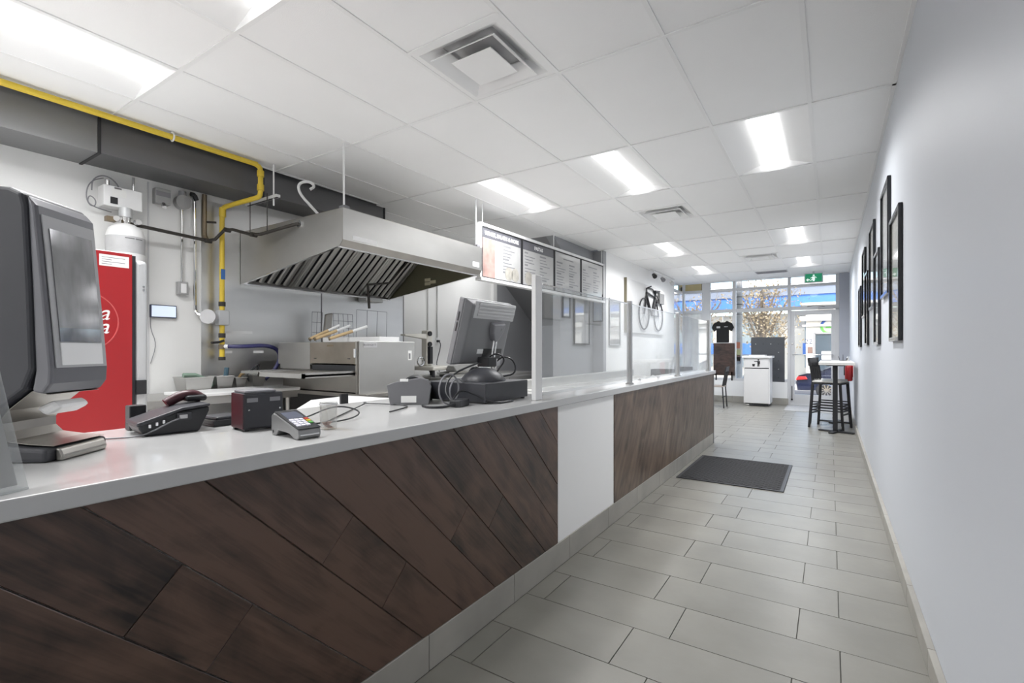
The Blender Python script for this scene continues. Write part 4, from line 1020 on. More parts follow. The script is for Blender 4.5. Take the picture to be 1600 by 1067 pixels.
for k in range(14): B().cyl((-3.82, 2.20 + k * .032, 1.048), (-3.26, 2.20 + k * .032, 1.048), .0025, seg=6).build('belt_wire', STEELD, cv)
B().box(-4.32, -3.84, 2.28, 2.64, 1.028, 1.05).build('side_shelf', STEEL, ov)
stand = thing('oven_stand', 'dark steel stand carrying the conveyor oven', 'stand', (-3.7, 3.2, 0))
B().box(-4.40, -3.14, 2.66, 4.30, .835, .867).build('stand_top', STEELD, stand)
B().box(-3.16, -3.14, 2.62, 4.30, .74, .84).build('front_rail', STEEL, stand)
B().box(-4.40, -3.18, 2.70, 4.26, .20, .22).build('lower_shelf', BLACKM, stand)
B().box(-4.38, -3.20, 2.69, 2.70, .22, .83).build('dark_side', BLACKM, stand)
for x in (-4.36, -3.18):
    for yy in (2.70, 4.26): B().box(x - .02, x + .02, yy - .02, yy + .02, 0, .84).build('leg', STEELD, stand)
# things lying on the oven
tag(B().box(-4.15, -3.35, 2.98, 3.22, 1.3055, 1.35).build('flat_box', WPLAS, bevel=.003), 'flat white box on top of the pizza oven', 'box')
for k, (x0, y0, z0, x1, y1, z1, lab) in enumerate(((-3.90, 2.66, 1.325, -3.82, 2.92, 1.46, 'longest wooden peel handle leaning on top of the oven'), (-3.82, 2.655, 1.325, -3.72, 2.96, 1.455, 'middle wooden peel handle leaning on top of the oven'), (-3.62, 2.655, 1.325, -3.45, 2.93, 1.44, 'right wooden peel handle with a pale tip on top of the oven'))):
    h_ = thing('peel_handle', lab, 'peel', (x0, y0, z0), group='wooden peel handles on the oven')
    p0, p1 = Vector((x0, y0, z0)), Vector((x1, y1, z1))
    B().cyl(p0, p0.lerp(p1, .62), .014).build('wood_grip', WOODL, h_, smooth=True)
    B().cyl(p0.lerp(p1, .62), p1, .012).build('pale_shaft', WPLAS, h_, smooth=True)
    B().cyl(p0, p0.lerp(p1, .04), .015).build('hole_end', BRASSD, h_)
def rack(x, y0, y1, z0, z1, n, m, lab, lean=0.0):
    r_ = thing('wire_rack', lab, 'wire rack', (x, (y0 + y1) / 2, z0), group='wire racks behind the oven')
    for i in range(n):
        yy = y0 + (y1 - y0) * i / (n - 1)
        B().tube([(x, yy, z0), (x - .02, yy + lean, z1)], .0025, 5).build('upright_wire', GREYP, r_)
    for k in range(m):
        z = z1 - (z1 - z0) * k / m
        B().tube([(x - .02, y0 + lean, z), (x - .02, y1 + lean, z)], .0025, 5).build('cross_wire', GREYP, r_)
rack(-4.40, 3.02, 3.14, 1.305, 1.62, 3, 3, 'small wire rack left of the foil on top of the oven', .03)
rack(-4.40, 3.30, 3.55, 1.305, 1.62, 5, 4, 'middle wire rack leaning behind the flat white box')
rack(-4.40, 3.58, 4.02, 1.305, 1.68, 4, 1, 'tallest wire rack behind the flat white box', .03)
fo = B().hexa([(-4.42, 3.16, 1.31), (-4.38, 3.16, 1.31), (-4.38, 3.24, 1.31), (-4.42, 3.24, 1.31), (-4.42, 3.19, 1.60), (-4.38, 3.19, 1.60), (-4.38, 3.27, 1.62), (-4.42, 3.27, 1.62)])
tag(fo.build('foil_sheet', STEELD, bevel=.01), 'crumpled dull metal sheet standing between the wire racks on the oven', 'metal sheet')
sp2 = B().box(-4.45, -4.36, 3.25, 4.05, 1.302, 1.306)
tag(sp2.build('rack_tray', STEELD), 'thin steel tray under the wire racks behind the oven', 'tray')
B().box(-4.45, -4.02, 3.25, 4.03, .8675, 1.30).build('rear_cabinet', STEELD, ov)

# ------------------------------------------------------------------ back bench with the press
bk = thing('back_bench', 'stainless back bench right of the oven along the kitchen wall', 'bench', (-4.2, 5.3, 0))
B().box(-4.62, -3.75, 4.35, 6.45, .87, .90).build('bench_top', STEEL, bk, bevel=.004)
B().box(-4.60, -3.80, 4.40, 6.40, .02, .87).build('cabinet', LGREY, bk)
for k in range(3): B().box(-3.80, -3.785, 4.42 + .66 * k, 5.06 + .66 * k, .08, .84).build('door', STEEL, bk, bevel=.003)
ps = thing('slicing_press', 'cream enamelled hand press with a long lever on the back bench', 'press', (-4.2, 4.55, .90))
ENA = pm('cream_enamel', (.72, .70, .64), .35, var=.08)
B().box(-4.42, -3.98, 4.38, 4.82, .98, 1.03).build('base_tray', ENA, ps, bevel=.015)
for x in (-4.38, -4.02):
    for yy in (4.42, 4.78): B().cyl((x, yy, .90), (x, yy, .98), .02).build('foot', BLACK, ps)
B().box(-4.24, -4.14, 4.44, 4.54, 1.03, 1.47).build('column', ENA, ps, bevel=.015)
B().hexa([(-4.23, 4.08, 1.40), (-4.15, 4.08, 1.40), (-4.15, 4.46, 1.36), (-4.23, 4.46, 1.36), (-4.23, 4.08, 1.415), (-4.15, 4.08, 1.415), (-4.15, 4.46, 1.43), (-4.23, 4.46, 1.43)]).build('lever', ENA, ps, bevel=.008)
B().cyl((-4.13, 4.47, 1.43), (-4.11, 4.47, 1.43), .03).build('pivot', BLACKM, ps)
B().cyl((-4.13, 4.47, 1.30), (-4.11, 4.47, 1.30), .03).build('pivot', BLACKM, ps)
B().box(-4.14, -4.10, 4.45, 4.50, 1.06, 1.27).build('blade_slide', BLACKM, ps)
B().ring((-4.15, 4.34, 1.09), .05, .012, 'x').build('collar_ring', CHROME, ps)
for k, (x0, x1, y0, y1, z0, lab) in enumerate(((-4.0, -3.78, 4.50, 5.05, .9005, 'lowest thin steel tray stacked in front of the press'), (-4.0, -3.80, 4.46, 5.00, .935, 'upper steel tray stacked in front of the press'))):
    tag(B().prism([(x0 + .01, z0), (x1 - .01, z0), (x1, z0 + .03), (x1 - .006, z0 + .03), (x1 - .014, z0 + .006), (x0 + .014, z0 + .006), (x0 + .006, z0 + .03), (x0, z0 + .03)], 'y', y0, y1).build('steel_tray', STEEL), lab, 'tray', 'steel trays on the back bench')
tag(B().prism([(-3.98, .97), (-3.80, .97), (-3.85, 1.03), (-3.95, 1.04)], 'y', 4.6, 5.1).build('folded_cloth', pm('grey_cloth', (.30, .30, .29), .9, var=.2, bump=.4), bevel=.01, smooth=True), 'grey folded cloth on the stacked steel trays', 'cloth')
tag(B().box(-4.05, -3.85, 5.12, 5.35, .9005, 1.0).build('white_tub', WPLAS, bevel=.01), 'white plastic tub on the back bench behind the monitor', 'tub')
for yy, zz, lab in ((4.996, 1.288, 'lower wall outlet with a dark plug behind the press'), (5.19, 1.35, 'upper wall outlet with a dark plug behind the press')):
    o_ = thing('wall_outlet', lab, 'outlet', (LW, yy, zz), group='wall outlets over the back bench')
    B().box(LW, LW + .008, yy - .035, yy + .035, zz - .055, zz + .055).build('plate', WPLAS, o_, bevel=.002)
    B().box(LW + .008, LW + .04, yy - .022, yy + .022, zz - .012, zz + .018).build('plug', BLACK, o_, bevel=.004)
    B().tube([(LW + .04, yy, zz), (LW + .06, yy + .02, zz - .05), (LW + .05, yy - .06, zz - .28), (LW + .10, yy - .12, 1.02), (LW + .15, yy - .1, .905)], .006, 6, 2).build('cord', BLACK, o_)
    B().cyl((LW + .012, yy - .0, zz + .055), (LW + .012, yy, 2.62), .010).build('surface_raceway', KWALL, o_)

# ------------------------------------------------------------------ menu board
mb = thing('menu_board', 'long hanging menu board of four panels above the prep counter', 'menu board', (-3.22, 4.305, 2.03), rz=math.atan2(0.10, 3.2))
mb.rotation_euler.z = -math.atan2(0.10, 3.2) ; ROOT[mb.name] = (Vector((-3.22, 4.305, 2.03)), mb.rotation_euler.z)
ML, MH, PWD = 3.20, .605, .80
def MBX(n, m, *a, par=None, **k): return B().box(*a).build(n, m, par or mb, local=True, **k)
MBX('top_rail', WPLAS, -.03, .02, 0, ML, MH - .035, MH, bevel=.003)
MBX('end_rail', WPLAS, -.03, .02, -.03, 0, -.02, MH, bevel=.003)
MBX('end_rail', WPLAS, -.03, .02, ML, ML + .02, -.02, MH, bevel=.003)
MBX('bottom_shelf', WPLAS, -.05, .035, -.03, ML + .02, -.035, 0, bevel=.003)
MGR = pm('menu_grey_paper', (.44, .44, .435), .35, var=.14, scale=5, coat=.5)
MHD = pm('menu_header_dark', (.10, .10, .115), .3, var=.1, coat=.5)
for k in range(4):
    y0 = .01 + PWD * k
    p_ = MBX('menu_panel', MGR, -.005, .008, y0, y0 + PWD - .02, .012, MH - .045)
    for a, b_ in ((y0 - .006, y0 + .012), (y0 + PWD - .032, y0 + PWD - .016)): MBX('panel_frame', BLACKM, .006, .014, a, b_, .0, MH - .036, par=p_)
    for z0, z1 in ((0, .014), (MH - .05, MH - .036)): MBX('panel_frame', BLACKM, .006, .0135, y0, y0 + PWD - .02, z0, z1, par=p_)
    if k < 2:
        MBX('header_band', MHD, .008, .0095, y0 + .012, y0 + PWD - .032, MH - .155, MH - .05, par=p_)
        text_part(('WINGS, SALADS & MORE', 'PASTAS')[k], (.060, .062)[k], WPLAS, p_, frame4((.0105, y0 + .385, MH - .103), (0, 1, 0), (0, 0, 1)), local=True, bold=.002)
    else:
        MBX('header_line', GREYP, .008, .0095, y0 + .25, y0 + .55, MH - .13, MH - .115, par=p_)
    rnd = random.Random(k)
    for r_ in range(9):
        for c_ in range(2 if k else 1):
            ys_ = y0 + (.06 if k else .40) + c_ * .36; z = MH - .20 - r_ * .038
            MBX('menu_line', GREYP if r_ % 4 else GREYD, .008, .0092, ys_, ys_ + rnd.uniform(.10, .28) * (1 if r_ % 4 else .6), z, z + (.010 if r_ % 4 else .02), par=p_)
    if k == 0:
        MBX('food_photo', pm('food_print', (.42, .27, .24), .35, var=.6, scale=9, coat=.5), .008, .0093, y0 + .014, y0 + .24, .016, MH - .16, par=p_)
        for a in (.55, .42): B().cyl((.008, y0 + a + .1, .10), (.0095, y0 + a + .1, .10), .08, seg=22).build('dish_photo', pm('dish_print', (.38, .36, .32), .35, var=.5, scale=14), p_, local=True)
    if k == 1: B().cyl((.008, y0 + .15, .10), (.0095, y0 + .15, .10), .085, seg=22).build('dish_photo', MATS['dish_print'], p_, local=True)
for yy in (.03, 1.6, ML - .05): B().cyl((0, yy, MH), (0, yy, ZC - 2.03), .006).build('hanger_wire', WPLAS, mb, local=True)

# ------------------------------------------------------------------ on the worktop
Z = CT + .0005
# tall napkin dispenser: local +x is its front, turned towards the hall and the storefront
nd = thing('napkin_dispenser', 'tall black and grey napkin dispenser with a display window on the worktop', 'napkin dispenser', (-1.728, .402, Z), rz=math.radians(38))
Wd, K = .10, 1.045
side = [(-.10, .0), (-.10, .60), (-.093, .632), (-.05, .648), (.0, .645), (.03, .632), (.038, .60), (.048, .40), (.054, .22), (.035, .172), (-.025, .125), (-.048, .088), (-.048, .062), (-.028, .044), (.03, .036), (.085, .032), (.085, .0)]
side = [(x, z * K) for x, z in side]
B().prism(side, 'y', -Wd, Wd).build('housing', CHAR, nd, local=True, bevel=.010, seg=3)
fr_ = [(.033, .630), (.055, .605), (.064, .52), (.083, .32), (.092, .22), (.090, .185), (.072, .160), (.045, .166), (.053, .215), (.046, .40), (.036, .60)]
fp = B().prism([(x, z * K) for x, z in fr_], 'y', -Wd + .006, Wd - .006).build('front_cover', pm('cover_grey', (.16, .16, .175), .32, .2, var=.06), nd, local=True, bevel=.008, seg=3)
def strip(n, m, pts, hw, par, th=.003):
    b = B()
    for (x0, z0), (x1, z1) in zip(pts, pts[1:]):
        b.hexa([(x0, -hw, z0 * K), (x0 + th, -hw, z0 * K), (x0 + th, hw, z0 * K), (x0, hw, z0 * K), (x1, -hw, z1 * K), (x1 + th, -hw, z1 * K), (x1 + th, hw, z1 * K), (x1, hw, z1 * K)])
    return b.build(n, m, par, local=True)
strip('window_surround', pm('surround_grey', (.42, .42, .43), .35, var=.05), [(.0575, .585), (.0655, .515), (.0845, .318), (.0925, .222)], .083, fp)
strip('display_window', pm('window_reflective', (.30, .30, .31), .10, .75, var=.5, scale=11, stretch=(1, 3, 1)), [(.0620, .555), (.0663, .515), (.0853, .318), (.0880, .285)], .068, fp, .0045)
strip('white_card', WPLAS, [(.0882, .282), (.0925, .228)], .068, fp, .0045)
sc_ = [(.070, .158), (.035, .166), (-.022, .120), (-.044, .088), (-.044, .066), (-.025, .048), (.03, .040), (.085, .036)]
b = B()
for (x0, z0), (x1, z1) in zip(sc_, sc_[1:]):
    z0 *= K; z1 *= K
    b.hexa([(x0, -Wd + .02, z0), (x0, Wd - .012, z0), (x1, Wd - .012, z1), (x1, -Wd + .02, z1), (x0 + .003, -Wd + .02, z0 + .001), (x0 + .003, Wd - .012, z0 + .001), (x1 + .003, Wd - .012, z1 + .001), (x1 + .003, -Wd + .02, z1 + .001)])
b.build('steel_scoop', STEELD, nd, local=True, smooth=True)
B().prism([(.06, .150), (.015, .128), (.04, .108), (.08, .13)], 'y', -.05, .05).build('napkin', WPLAS, nd, local=True, bevel=.01)
B().prism([(.085, .0), (.085, .033), (.096, .030), (.103, .012), (.100, .0)], 'y', -.075, .075).build('front_foot', STEELD, nd, local=True, bevel=.004)
for yv in (-Wd - .001, Wd + .001):
    B().box(-.045, -.043, yv - .001, yv + .001, .10, .66).build('seam', BLACKM, nd, local=True)
B().box(-.075, -.073, -Wd - .0015, -Wd + .001, .36, .47).build('key_slot', BLACKM, nd, local=True)

ah = thing('sign_holder', 'clear acrylic sign holder at the left edge of the worktop', 'sign holder', (-1.322, .255, Z), rz=math.radians(22))
B().hexa([(-.004, -.20, .0), (.0, -.20, 0), (.0, .035, 0), (-.004, .035, 0), (-.086, -.20, .26), (-.082, -.20, .26), (-.082, .035, .26), (-.086, .035, .26)]).build('front_sheet', ACRYL, ah, local=True)
B().hexa([(-.010, -.195, .012), (-.006, -.195, .012), (-.006, .020, .012), (-.010, .020, .012), (-.086, -.195, .25), (-.082, -.195, .25), (-.082, .020, .25), (-.086, .020, .25)]).build('card', pm('card_grey', (.42, .42, .41), .35, var=.25, scale=6), ah, local=True)
B().box(-.10, .0, -.20, .035, .0, .004).build('base_sheet', ACRYL, ah, local=True)

# telephone, seen from its left rear
ph = thing('desk_telephone', 'black desk telephone with its handset seen from behind', 'telephone', (-1.885, .755, Z), rz=math.radians(-8))
ph.scale = (.85, .85, .78)
B().prism([(-.12, .035), (-.10, .0), (.08, .0), (.115, .085), (.115, .105), (.02, .092), (-.115, .058)], 'x', -.085, .085).build('body', BLACK, ph, local=True, bevel=.006)
B().prism([(-.125, .04), (.02, .094), (.118, .107), (.118, .118), (.02, .108), (-.125, .056)], 'x', -.09, .09).build('keypad_plate', CHAR, ph, local=True, bevel=.005)
hs_ = B().tube([(-.055, .00, .115), (-.055, .03, .135), (-.05, .06, .150), (-.05, .10, .150), (-.05, .125, .128)], .022, 10, 2).build('handset', REDREFL, ph, local=True, smooth=True)  # cooler reflection painted into the handset colour
B().box(-.08, -.015, .06, .14, .120, .148).build('ear_cup', BLACK, hs_, local=True, bevel=.012, seg=3)
B().box(.09, .097, .0, .05, .055, .085).build('socket', CHAR, ph, local=True, bevel=.003)
for k in range(3): B().box(.088, .0935, -.09 + k * .022, -.082 + k * .022, .034 + k * .007, .048 + k * .007).build('side_button', CHROME, ph, local=True)
B().box(.097, .0985, .008, .035, .062, .078).build('jack', LGREY, ph, local=True)
B().tube([(.098, .01, .065), (.105, -.03, .05), (.10, -.08, .02), (.09, -.12, .004), (.06, -.20, .004), (.0, -.28, .004)], .003, 6, 2).build('line_cord', GREYP, ph, local=True)
tag(B().box(-2.04, -2.0, .68, .73, Z, Z + .085).build('card_reader', BLACK, bevel=.004), 'small black block standing behind the telephone beside the cooler', 'card reader')

pn_ = thing('receipt_printer', 'black cube receipt printer with the red cooler reflection painted on one side', 'printer', (-1.694, .952, Z), rz=math.radians(-8))
pn_.scale = (1.15, 1.1, 1.0)
B().box(-.046, .046, -.06, .06, .006, .128).build('body', CHAR, pn_, local=True, bevel=.004)
B().box(-.044, .046, -.062, -.0595, .008, .127).build('reflection_side', REDREFL, pn_, local=True, bevel=.002)  # side tinted with the painted reflection of the cooler
B().box(-.04, .042, -.055, .04, .128, .137).build('lid', GREYP, pn_, local=True, bevel=.003)
B().box(.046, .048, -.056, .056, .012, .122).build('rear_plate', CHAR, pn_, local=True, bevel=.002)
for a in (-.035, .033): B().box(.048, .0492, a - .016, a + .016, .098, .112).build('vent_label', GREYP, pn_, local=True)
for a in (-.045, .048): B().cyl((.047, a, .072), (.050, a, .072), .003, seg=8).build('screw', CHROME, pn_, local=True)
for a, c_ in ((-.038, -.05), (.038, -.05), (-.038, .05), (.038, .05)): B().box(a - .006, a + .006, c_ - .006, c_ + .006, 0, .008).build('foot', BLACK, pn_, local=True)
tr_ = thing('plastic_tray', 'low black plastic tray between the telephone and the printer', 'tray', (-1.93, .95, Z))
B().box(-2.02, -1.84, .875, 1.03, Z, Z + .008).build('tray_floor', BLACK, tr_, bevel=.002)
for a in ((-2.02, -2.012, .875, 1.03), (-1.848, -1.84, .875, 1.03), (-2.012, -1.848, .875, .883), (-2.012, -1.848, 1.022, 1.03)): B().box(a[0], a[1], a[2], a[3], Z + .008, Z + .022).build('tray_wall', BLACK, tr_)
tag(B().box(-1.99, -1.88, .905, 1.0, Z + .009, Z + .030).build('cloth_pad', CHAR, bevel=.008), 'dark pad lying in the low black tray', 'pad')

# card terminal: local +x towards the customer
ct_ = thing('card_terminal', 'black and silver card payment terminal near the worktop edge', 'card terminal', (-1.442, .935, Z), rz=math.radians(-5))
B().prism([(-.085, .02), (-.085, .062), (-.07, .072), (-.055, .070), (.085, .030), (.088, .012), (.082, .0), (.062, .0), (.03, .014), (-.04, .018), (-.055, .0), (-.08, .0)], 'y', -.038, .038).build('body', pm('terminal_silver', (.30, .30, .30), .28, .6, var=.1), ct_, local=True, bevel=.004)
sl = math.atan2(.040, .140)
def tp(x): return .0705 - (x + .055) * (.040 / .140)
def slab(n, x0, x1, y0, y1, h, m, par):
    return B().hexa([(x0, y0, tp(x0)), (x1, y0, tp(x1)), (x1, y1, tp(x1)), (x0, y1, tp(x0)), (x0, y0, tp(x0) + h), (x1, y0, tp(x1) + h), (x1, y1, tp(x1) + h), (x0, y1, tp(x0) + h)]).build(n, m, par, local=True)
fc_ = slab('face', -.065, .085, -.037, .037, .003, BLACK, ct_)
slab('screen', -.048, .004, -.027, .027, .0036, pm('lcd_blue_grey', (.10, .11, .15), .15, var=.15), fc_)
KEY = pm('key_white', (.75, .74, .82), .4)
for r_ in range(4):
    for c_ in range(3): slab('key', .014 + r_ * .0145, .0245 + r_ * .0145, -.030 + c_ * .0155, -.0175 + c_ * .0155, .0065, KEY, fc_)
for r_, col in enumerate(((.5, .05, .03), (.6, .42, .03), (.12, .4, .10))): slab('function_key', .014 + r_ * .0145, .0245 + r_ * .0145, .018, .031, .0065, pm('key_%d' % r_, col, .4), fc_)
B().box(.060, .0885, -.03, .03, .012, .016).build('card_slot', CHROME, ct_, local=True)
B().cyl((-.07, -.0385, .012), (-.07, -.036, .012), .005).build('side_screw', BLACK, ct_, local=True)

tm = thing('tumbler', 'clear tumbler with a few coins beside the card terminal', 'tumbler', (-1.468, 1.077, Z))
B().lathe([(.026, 0), (.028, .002), (.030, .094), (.028, .094), (.026, .006), (.0, .006)], (-1.468, 1.077, Z), 24).build('glass_wall', CLEAR, tm, smooth=True)
B().ring((-1.468, 1.077, Z + .088), .0292, .003, 'z').build('tape_band', LGREY, tm)
rnd = random.Random(2)
for k in range(9):
    a = rnd.uniform(0, 6.28); r_ = rnd.uniform(0, .014)
    tag(B().cyl((-1.468 + r_ * math.cos(a), 1.077 + r_ * math.sin(a), Z + .0068 + k * .0022), (-1.468 + r_ * math.cos(a), 1.077 + r_ * math.sin(a), Z + .0086 + k * .0022), .0095, seg=12).build('coin', pm('copper', (.35, .15, .09), .35, .8, var=.3)), 'copper coin lying in the clear tumbler', 'coin', 'coins in the tumbler')
tag(B().tube([(-1.66, 1.02, Z + .004), (-1.74, 1.16, Z + .004), (-1.72, 1.30, Z + .05), (-1.62, 1.36, Z + .02), (-1.55, 1.22, Z + .004), (-1.62, 1.05, Z + .004)], .003, 6, 3).build('terminal_cable', BLACK), 'thin black cable curling between the printer and the tumbler', 'cable')
tag(B().tube([(-1.58, 1.14, Z + .004), (-1.70, 1.30, Z + .004), (-1.85, 1.50, Z + .004), (-1.90, 1.62, Z + .02), (-2.0, 1.66, Z + .004), (-1.85, 1.72, Z + .004), (-1.70, 1.72, Z + .004), (-1.62, 1.50, Z + .004)], .003, 6, 3).build('long_cable', BLACK), 'long thin black cable lying on the bare worktop behind the tumbler', 'cable')

# cash drawer, monitor
dw_ = thing('cash_drawer', 'black metal cash drawer under the monitor', 'cash drawer', (-1.66, 2.195, Z))
B().box(-1.87, -1.458, 1.99, 2.40, Z + .008, Z + .104).build('case', CHAR, dw_, bevel=.003)
B().box(-1.874, -1.868, 2.0, 2.39, Z + .015, Z + .095).build('drawer_front', BLACK, dw_, bevel=.002)
for x in (-1.85, -1.48):
    for yy in (2.01, 2.38): B().cyl((x, yy, Z), (x, yy, Z + .009), .012).build('foot', BLACK, dw_)
mo = thing('pos_monitor', 'grey point of sale monitor on a domed stand, seen from behind', 'monitor', (-1.68, 2.23, Z + .105))
MT = Vector((0, 0, 0))
ta = math.atan2(.105, .38)
MM = Matrix.Rotation(ta, 3, 'Y')
mc = Vector((-1.70, 2.31, 1.33))
def mpt(x, y, z): return mc + MM @ Vector((x, y, z))
def mbox(n, m, x0, x1, y0, y1, z0, z1, par=None, **k):
    return B().hexa([mpt(x0, y0, z0), mpt(x1, y0, z0), mpt(x1, y1, z0), mpt(x0, y1, z0), mpt(x0, y0, z1), mpt(x1, y0, z1), mpt(x1, y1, z1), mpt(x0, y1, z1)]).build(n, m, par or mo, **k)
MG = pm('monitor_grey', (.20, .20, .21), .4, var=.1, scale=3)
bz = mbox('bezel', MG, -.045, -.01, -.235, .235, -.19, .19, bevel=.006)
mbox('screen', BLACK, -.047, -.045, -.215, .215, -.165, .165, par=bz)
bs = B()
bs.hexa([mpt(-.01, -.235, -.19), mpt(.03, -.20, -.17), mpt(.03, .20, -.17), mpt(-.01, .235, -.19), mpt(-.01, -.235, .19), mpt(.03, -.20, .165), mpt(.03, .20, .165), mpt(-.01, .235, .19)])
sh_ = bs.build('back_shell', MG, mo, bevel=.008, seg=3)
for k in range(4): mbox('vent_louvre', LGREY, .018, .037, -.15, .215, .105 + k * .02, .118 + k * .02, par=sh_, bevel=.003)
mbox('vent_surround', LGREY, .020, .032, -.18, .225, .088, .188, par=sh_, bevel=.012, seg=3)
mbox('recess', BLACK, .012, .032, -.02, .17, -.175, -.085, par=sh_)
mbox('asset_label', WPLAS, .030, .0315, -.075, -.02, -.115, -.088, par=sh_)
for z in (.06, .0): mbox('side_slot', BLACK, -.03, -.02, -.2365, -.234, z, z + .05, par=bz)
b = B(); sp_ = [(-.055, .075), (.075, .085), (.07, .03), (.04, -.02), (.01, -.045), (-.02, -.03), (-.05, .02)]
vs = [mpt(.028, y_ + .05, z_ - .0) for y_, z_ in sp_] + [mpt(.060, y_ * .85 + .05, z_ * .85) for y_, z_ in sp_]
n_ = len(sp_)
hg_ = b.add(vs, [tuple(range(n_))[::-1], tuple(range(n_, 2 * n_))] + [(i, (i + 1) % n_, n_ + (i + 1) % n_, n_ + i) for i in range(n_)]).build('hinge_shield', GREYP, mo, bevel=.006, smooth=True)
mbox('logo_mark', GREYD, .0595, .0612, .075, .10, .03, .047, par=hg_)
for a in (-.008, .018): B().tube([mpt(.045, .055 + a, -.02), mpt(.05, .055 + a, -.10), (-1.68, 2.36 + a, 1.13), (-1.66, 2.34 + a, 1.085)], .006, 8, 1).build('chrome_strut', CHROME, mo, smooth=True)
B().lathe([(.125, 1.0625), (.122, 1.075), (.10, 1.10), (.06, 1.125), (.02, 1.135)], (-1.62, 2.19, 0), 24).build('domed_base', CHAR, mo, smooth=True)
cb_ = [[(-1.66, 2.33, 1.14), (-1.60, 2.36, 1.20), (-1.56, 2.42, 1.17), (-1.55, 2.42, 1.09), (-1.62, 2.36, 1.075)], [(-1.66, 2.22, 1.16), (-1.63, 2.10, 1.15), (-1.68, 1.98, 1.10), (-1.68, 1.93, 1.02), (-1.62, 1.92, .97)], [(-1.67, 2.28, 1.17), (-1.61, 2.30, 1.22), (-1.58, 2.36, 1.18), (-1.60, 2.30, 1.11)]]
for c_ in cb_: B().tube(c_, .005, 6, 2).build('signal_cable', BLACK, mo)
B().box(-1.70, -1.62, 2.24, 2.32, 1.136, 1.19).build('connector_block', BLACK, mo, bevel=.004)
B().box(-1.66, -1.63, 2.33, 2.37, 1.14, 1.18).build('white_connector', LGREY, mo, bevel=.003)
hd2 = thing('scanner_stand', 'black arched scanner stand on the cash drawer behind the monitor base', 'stand', (-1.76, 2.34, Z + .105))
B().ring((-1.79, 2.335, Z + .108), .060, .009, 'x', 16, 8, 0, math.pi).build('arch', BLACK, hd2)
B().box(-1.83, -1.75, 2.275, 2.395, Z + .1045, Z + .112).build('base', BLACK, hd2)
# grey bracket and black printer, left of the drawer
kd = thing('kitchen_printer', 'grey sided order printer left of the cash drawer', 'printer', (-1.81, 1.825, Z), rz=math.radians(-50))
B().prism([(-.10, 0), (.09, 0), (.105, .09), (.09, .125), (.05, .135), (-.075, .115), (-.115, .10)], 'x', .055, .075).build('side_cover', pm('side_grey', (.17, .17, .18), .45), kd, local=True, bevel=.004)
B().box(-.14, .055, -.09, .095, .004, .105).build('body', BLACK, kd, local=True, bevel=.012, seg=3)
B().box(.075, .0765, -.045, .03, .012, .045).build('rating_label', MATS['paper'], kd, local=True)
B().box(.066, .0772, -.05, -.01, .117, .130).build('corner_label', MATS['paper'], kd, local=True)
B().cyl((-.14, .01, .075), (.05, .01, .075), .066, seg=20).build('paper_drum', BLACK, kd, local=True, smooth=True)
pbk = thing('power_brick', 'black power adapter lying in front of the cash drawer', 'power adapter', (-1.52, 1.86, Z), rz=math.radians(15))
B().box(-.03, .03, -.055, .055, 0, .034).build('case', BLACK, pbk, local=True, bevel=.005)
B().tube([(0, .055, .015), (.05, .10, .012), (.14, .16, .006), (.17, .26, .005), (.16, .34, .005), (.19, .26, .005), (.13, .12, .006), (.03, .11, .05), (-.03, .085, .075), (-.05, .05, .04), (-.05, .0, .005)], .005, 6, 2).build('output_cable', BLACK, pbk, local=True)
B().tube([(0, -.055, .015), (-.03, -.10, .005), (-.10, -.14, .005), (-.16, -.08, .005)], .006, 6, 2).build('mains_cable', BLACK, pbk, local=True)
for k, (r_, dy, lab) in enumerate(((.075, 0, 'larger grey cable loop standing between the order printer and the drawer'), (.06, .09, 'smaller grey cable loop leaning on the cash drawer'))):
    tag(B().ring((-1.60 - k * .02, 1.875 + dy, Z + r_ + .004), r_, .0045, 'x', 26, 6).build('cable_loop', GREYP), lab, 'cable')

# ------------------------------------------------------------------ floor mat
fm = thing('floor_mat', 'dark grey rubber edged floor mat lying beside the counter', 'floor mat', (-.8, 5.38, 0))
B().box(-1.245, -.335, 4.80, 5.965, 0.0005, .009).build('rubber_border', BLACKM, fm, bevel=.003)
pile = B().box(-1.215, -.365, 4.83, 5.935, .009, .0115).build('pile', MATF, fm)
b = B()
for i in range(26):
    for k in range(30):
        if (i + k) % 2: b.box(-1.21 + i * .0325, -1.185 + i * .0325, 4.835 + k * .0365, 4.862 + k * .0365, .011, .0135)
b.build('raised_pattern', MATF, fm, kind='stuff')

# ------------------------------------------------------------------ framed pictures, right wall
PICP = [pm('print_%d' % k, c, .4, var=.35, scale=2.2) for k, c in enumerate(((.55, .53, .47), (.60, .60, .60), (.50, .53, .55), (.62, .58, .52)))]
def frame_r(y0, y1, z0, z1, k, lab):
    f_ = thing('picture_frame', lab, 'picture', (RW, (y0 + y1) / 2, z0), group='black framed pictures on the right wall')
    d = .022; w_ = .024; x0, x1 = RW - d, RW - .001
    for n, a in (('frame_stile', (y0, y0 + w_, z0, z1)), ('frame_stile', (y1 - w_, y1, z0, z1)), ('frame_rail', (y0 + w_, y1 - w_, z0, z0 + w_)), ('frame_rail', (y0 + w_, y1 - w_, z1 - w_, z1))):
        B().box(x0, x1, *a).build(n, pm('gloss_black', (.012, .012, .015), .14, var=.1), f_, bevel=.004)
    B().box(RW - .008, RW - .002, y0 + w_, y1 - w_, z0 + w_, z1 - w_).build('print', PICP[k % 4], f_)
    B().box(RW - .013, RW - .011, y0 + w_, y1 - w_, z0 + w_, z1 - w_).build('glazing', PICG, f_)
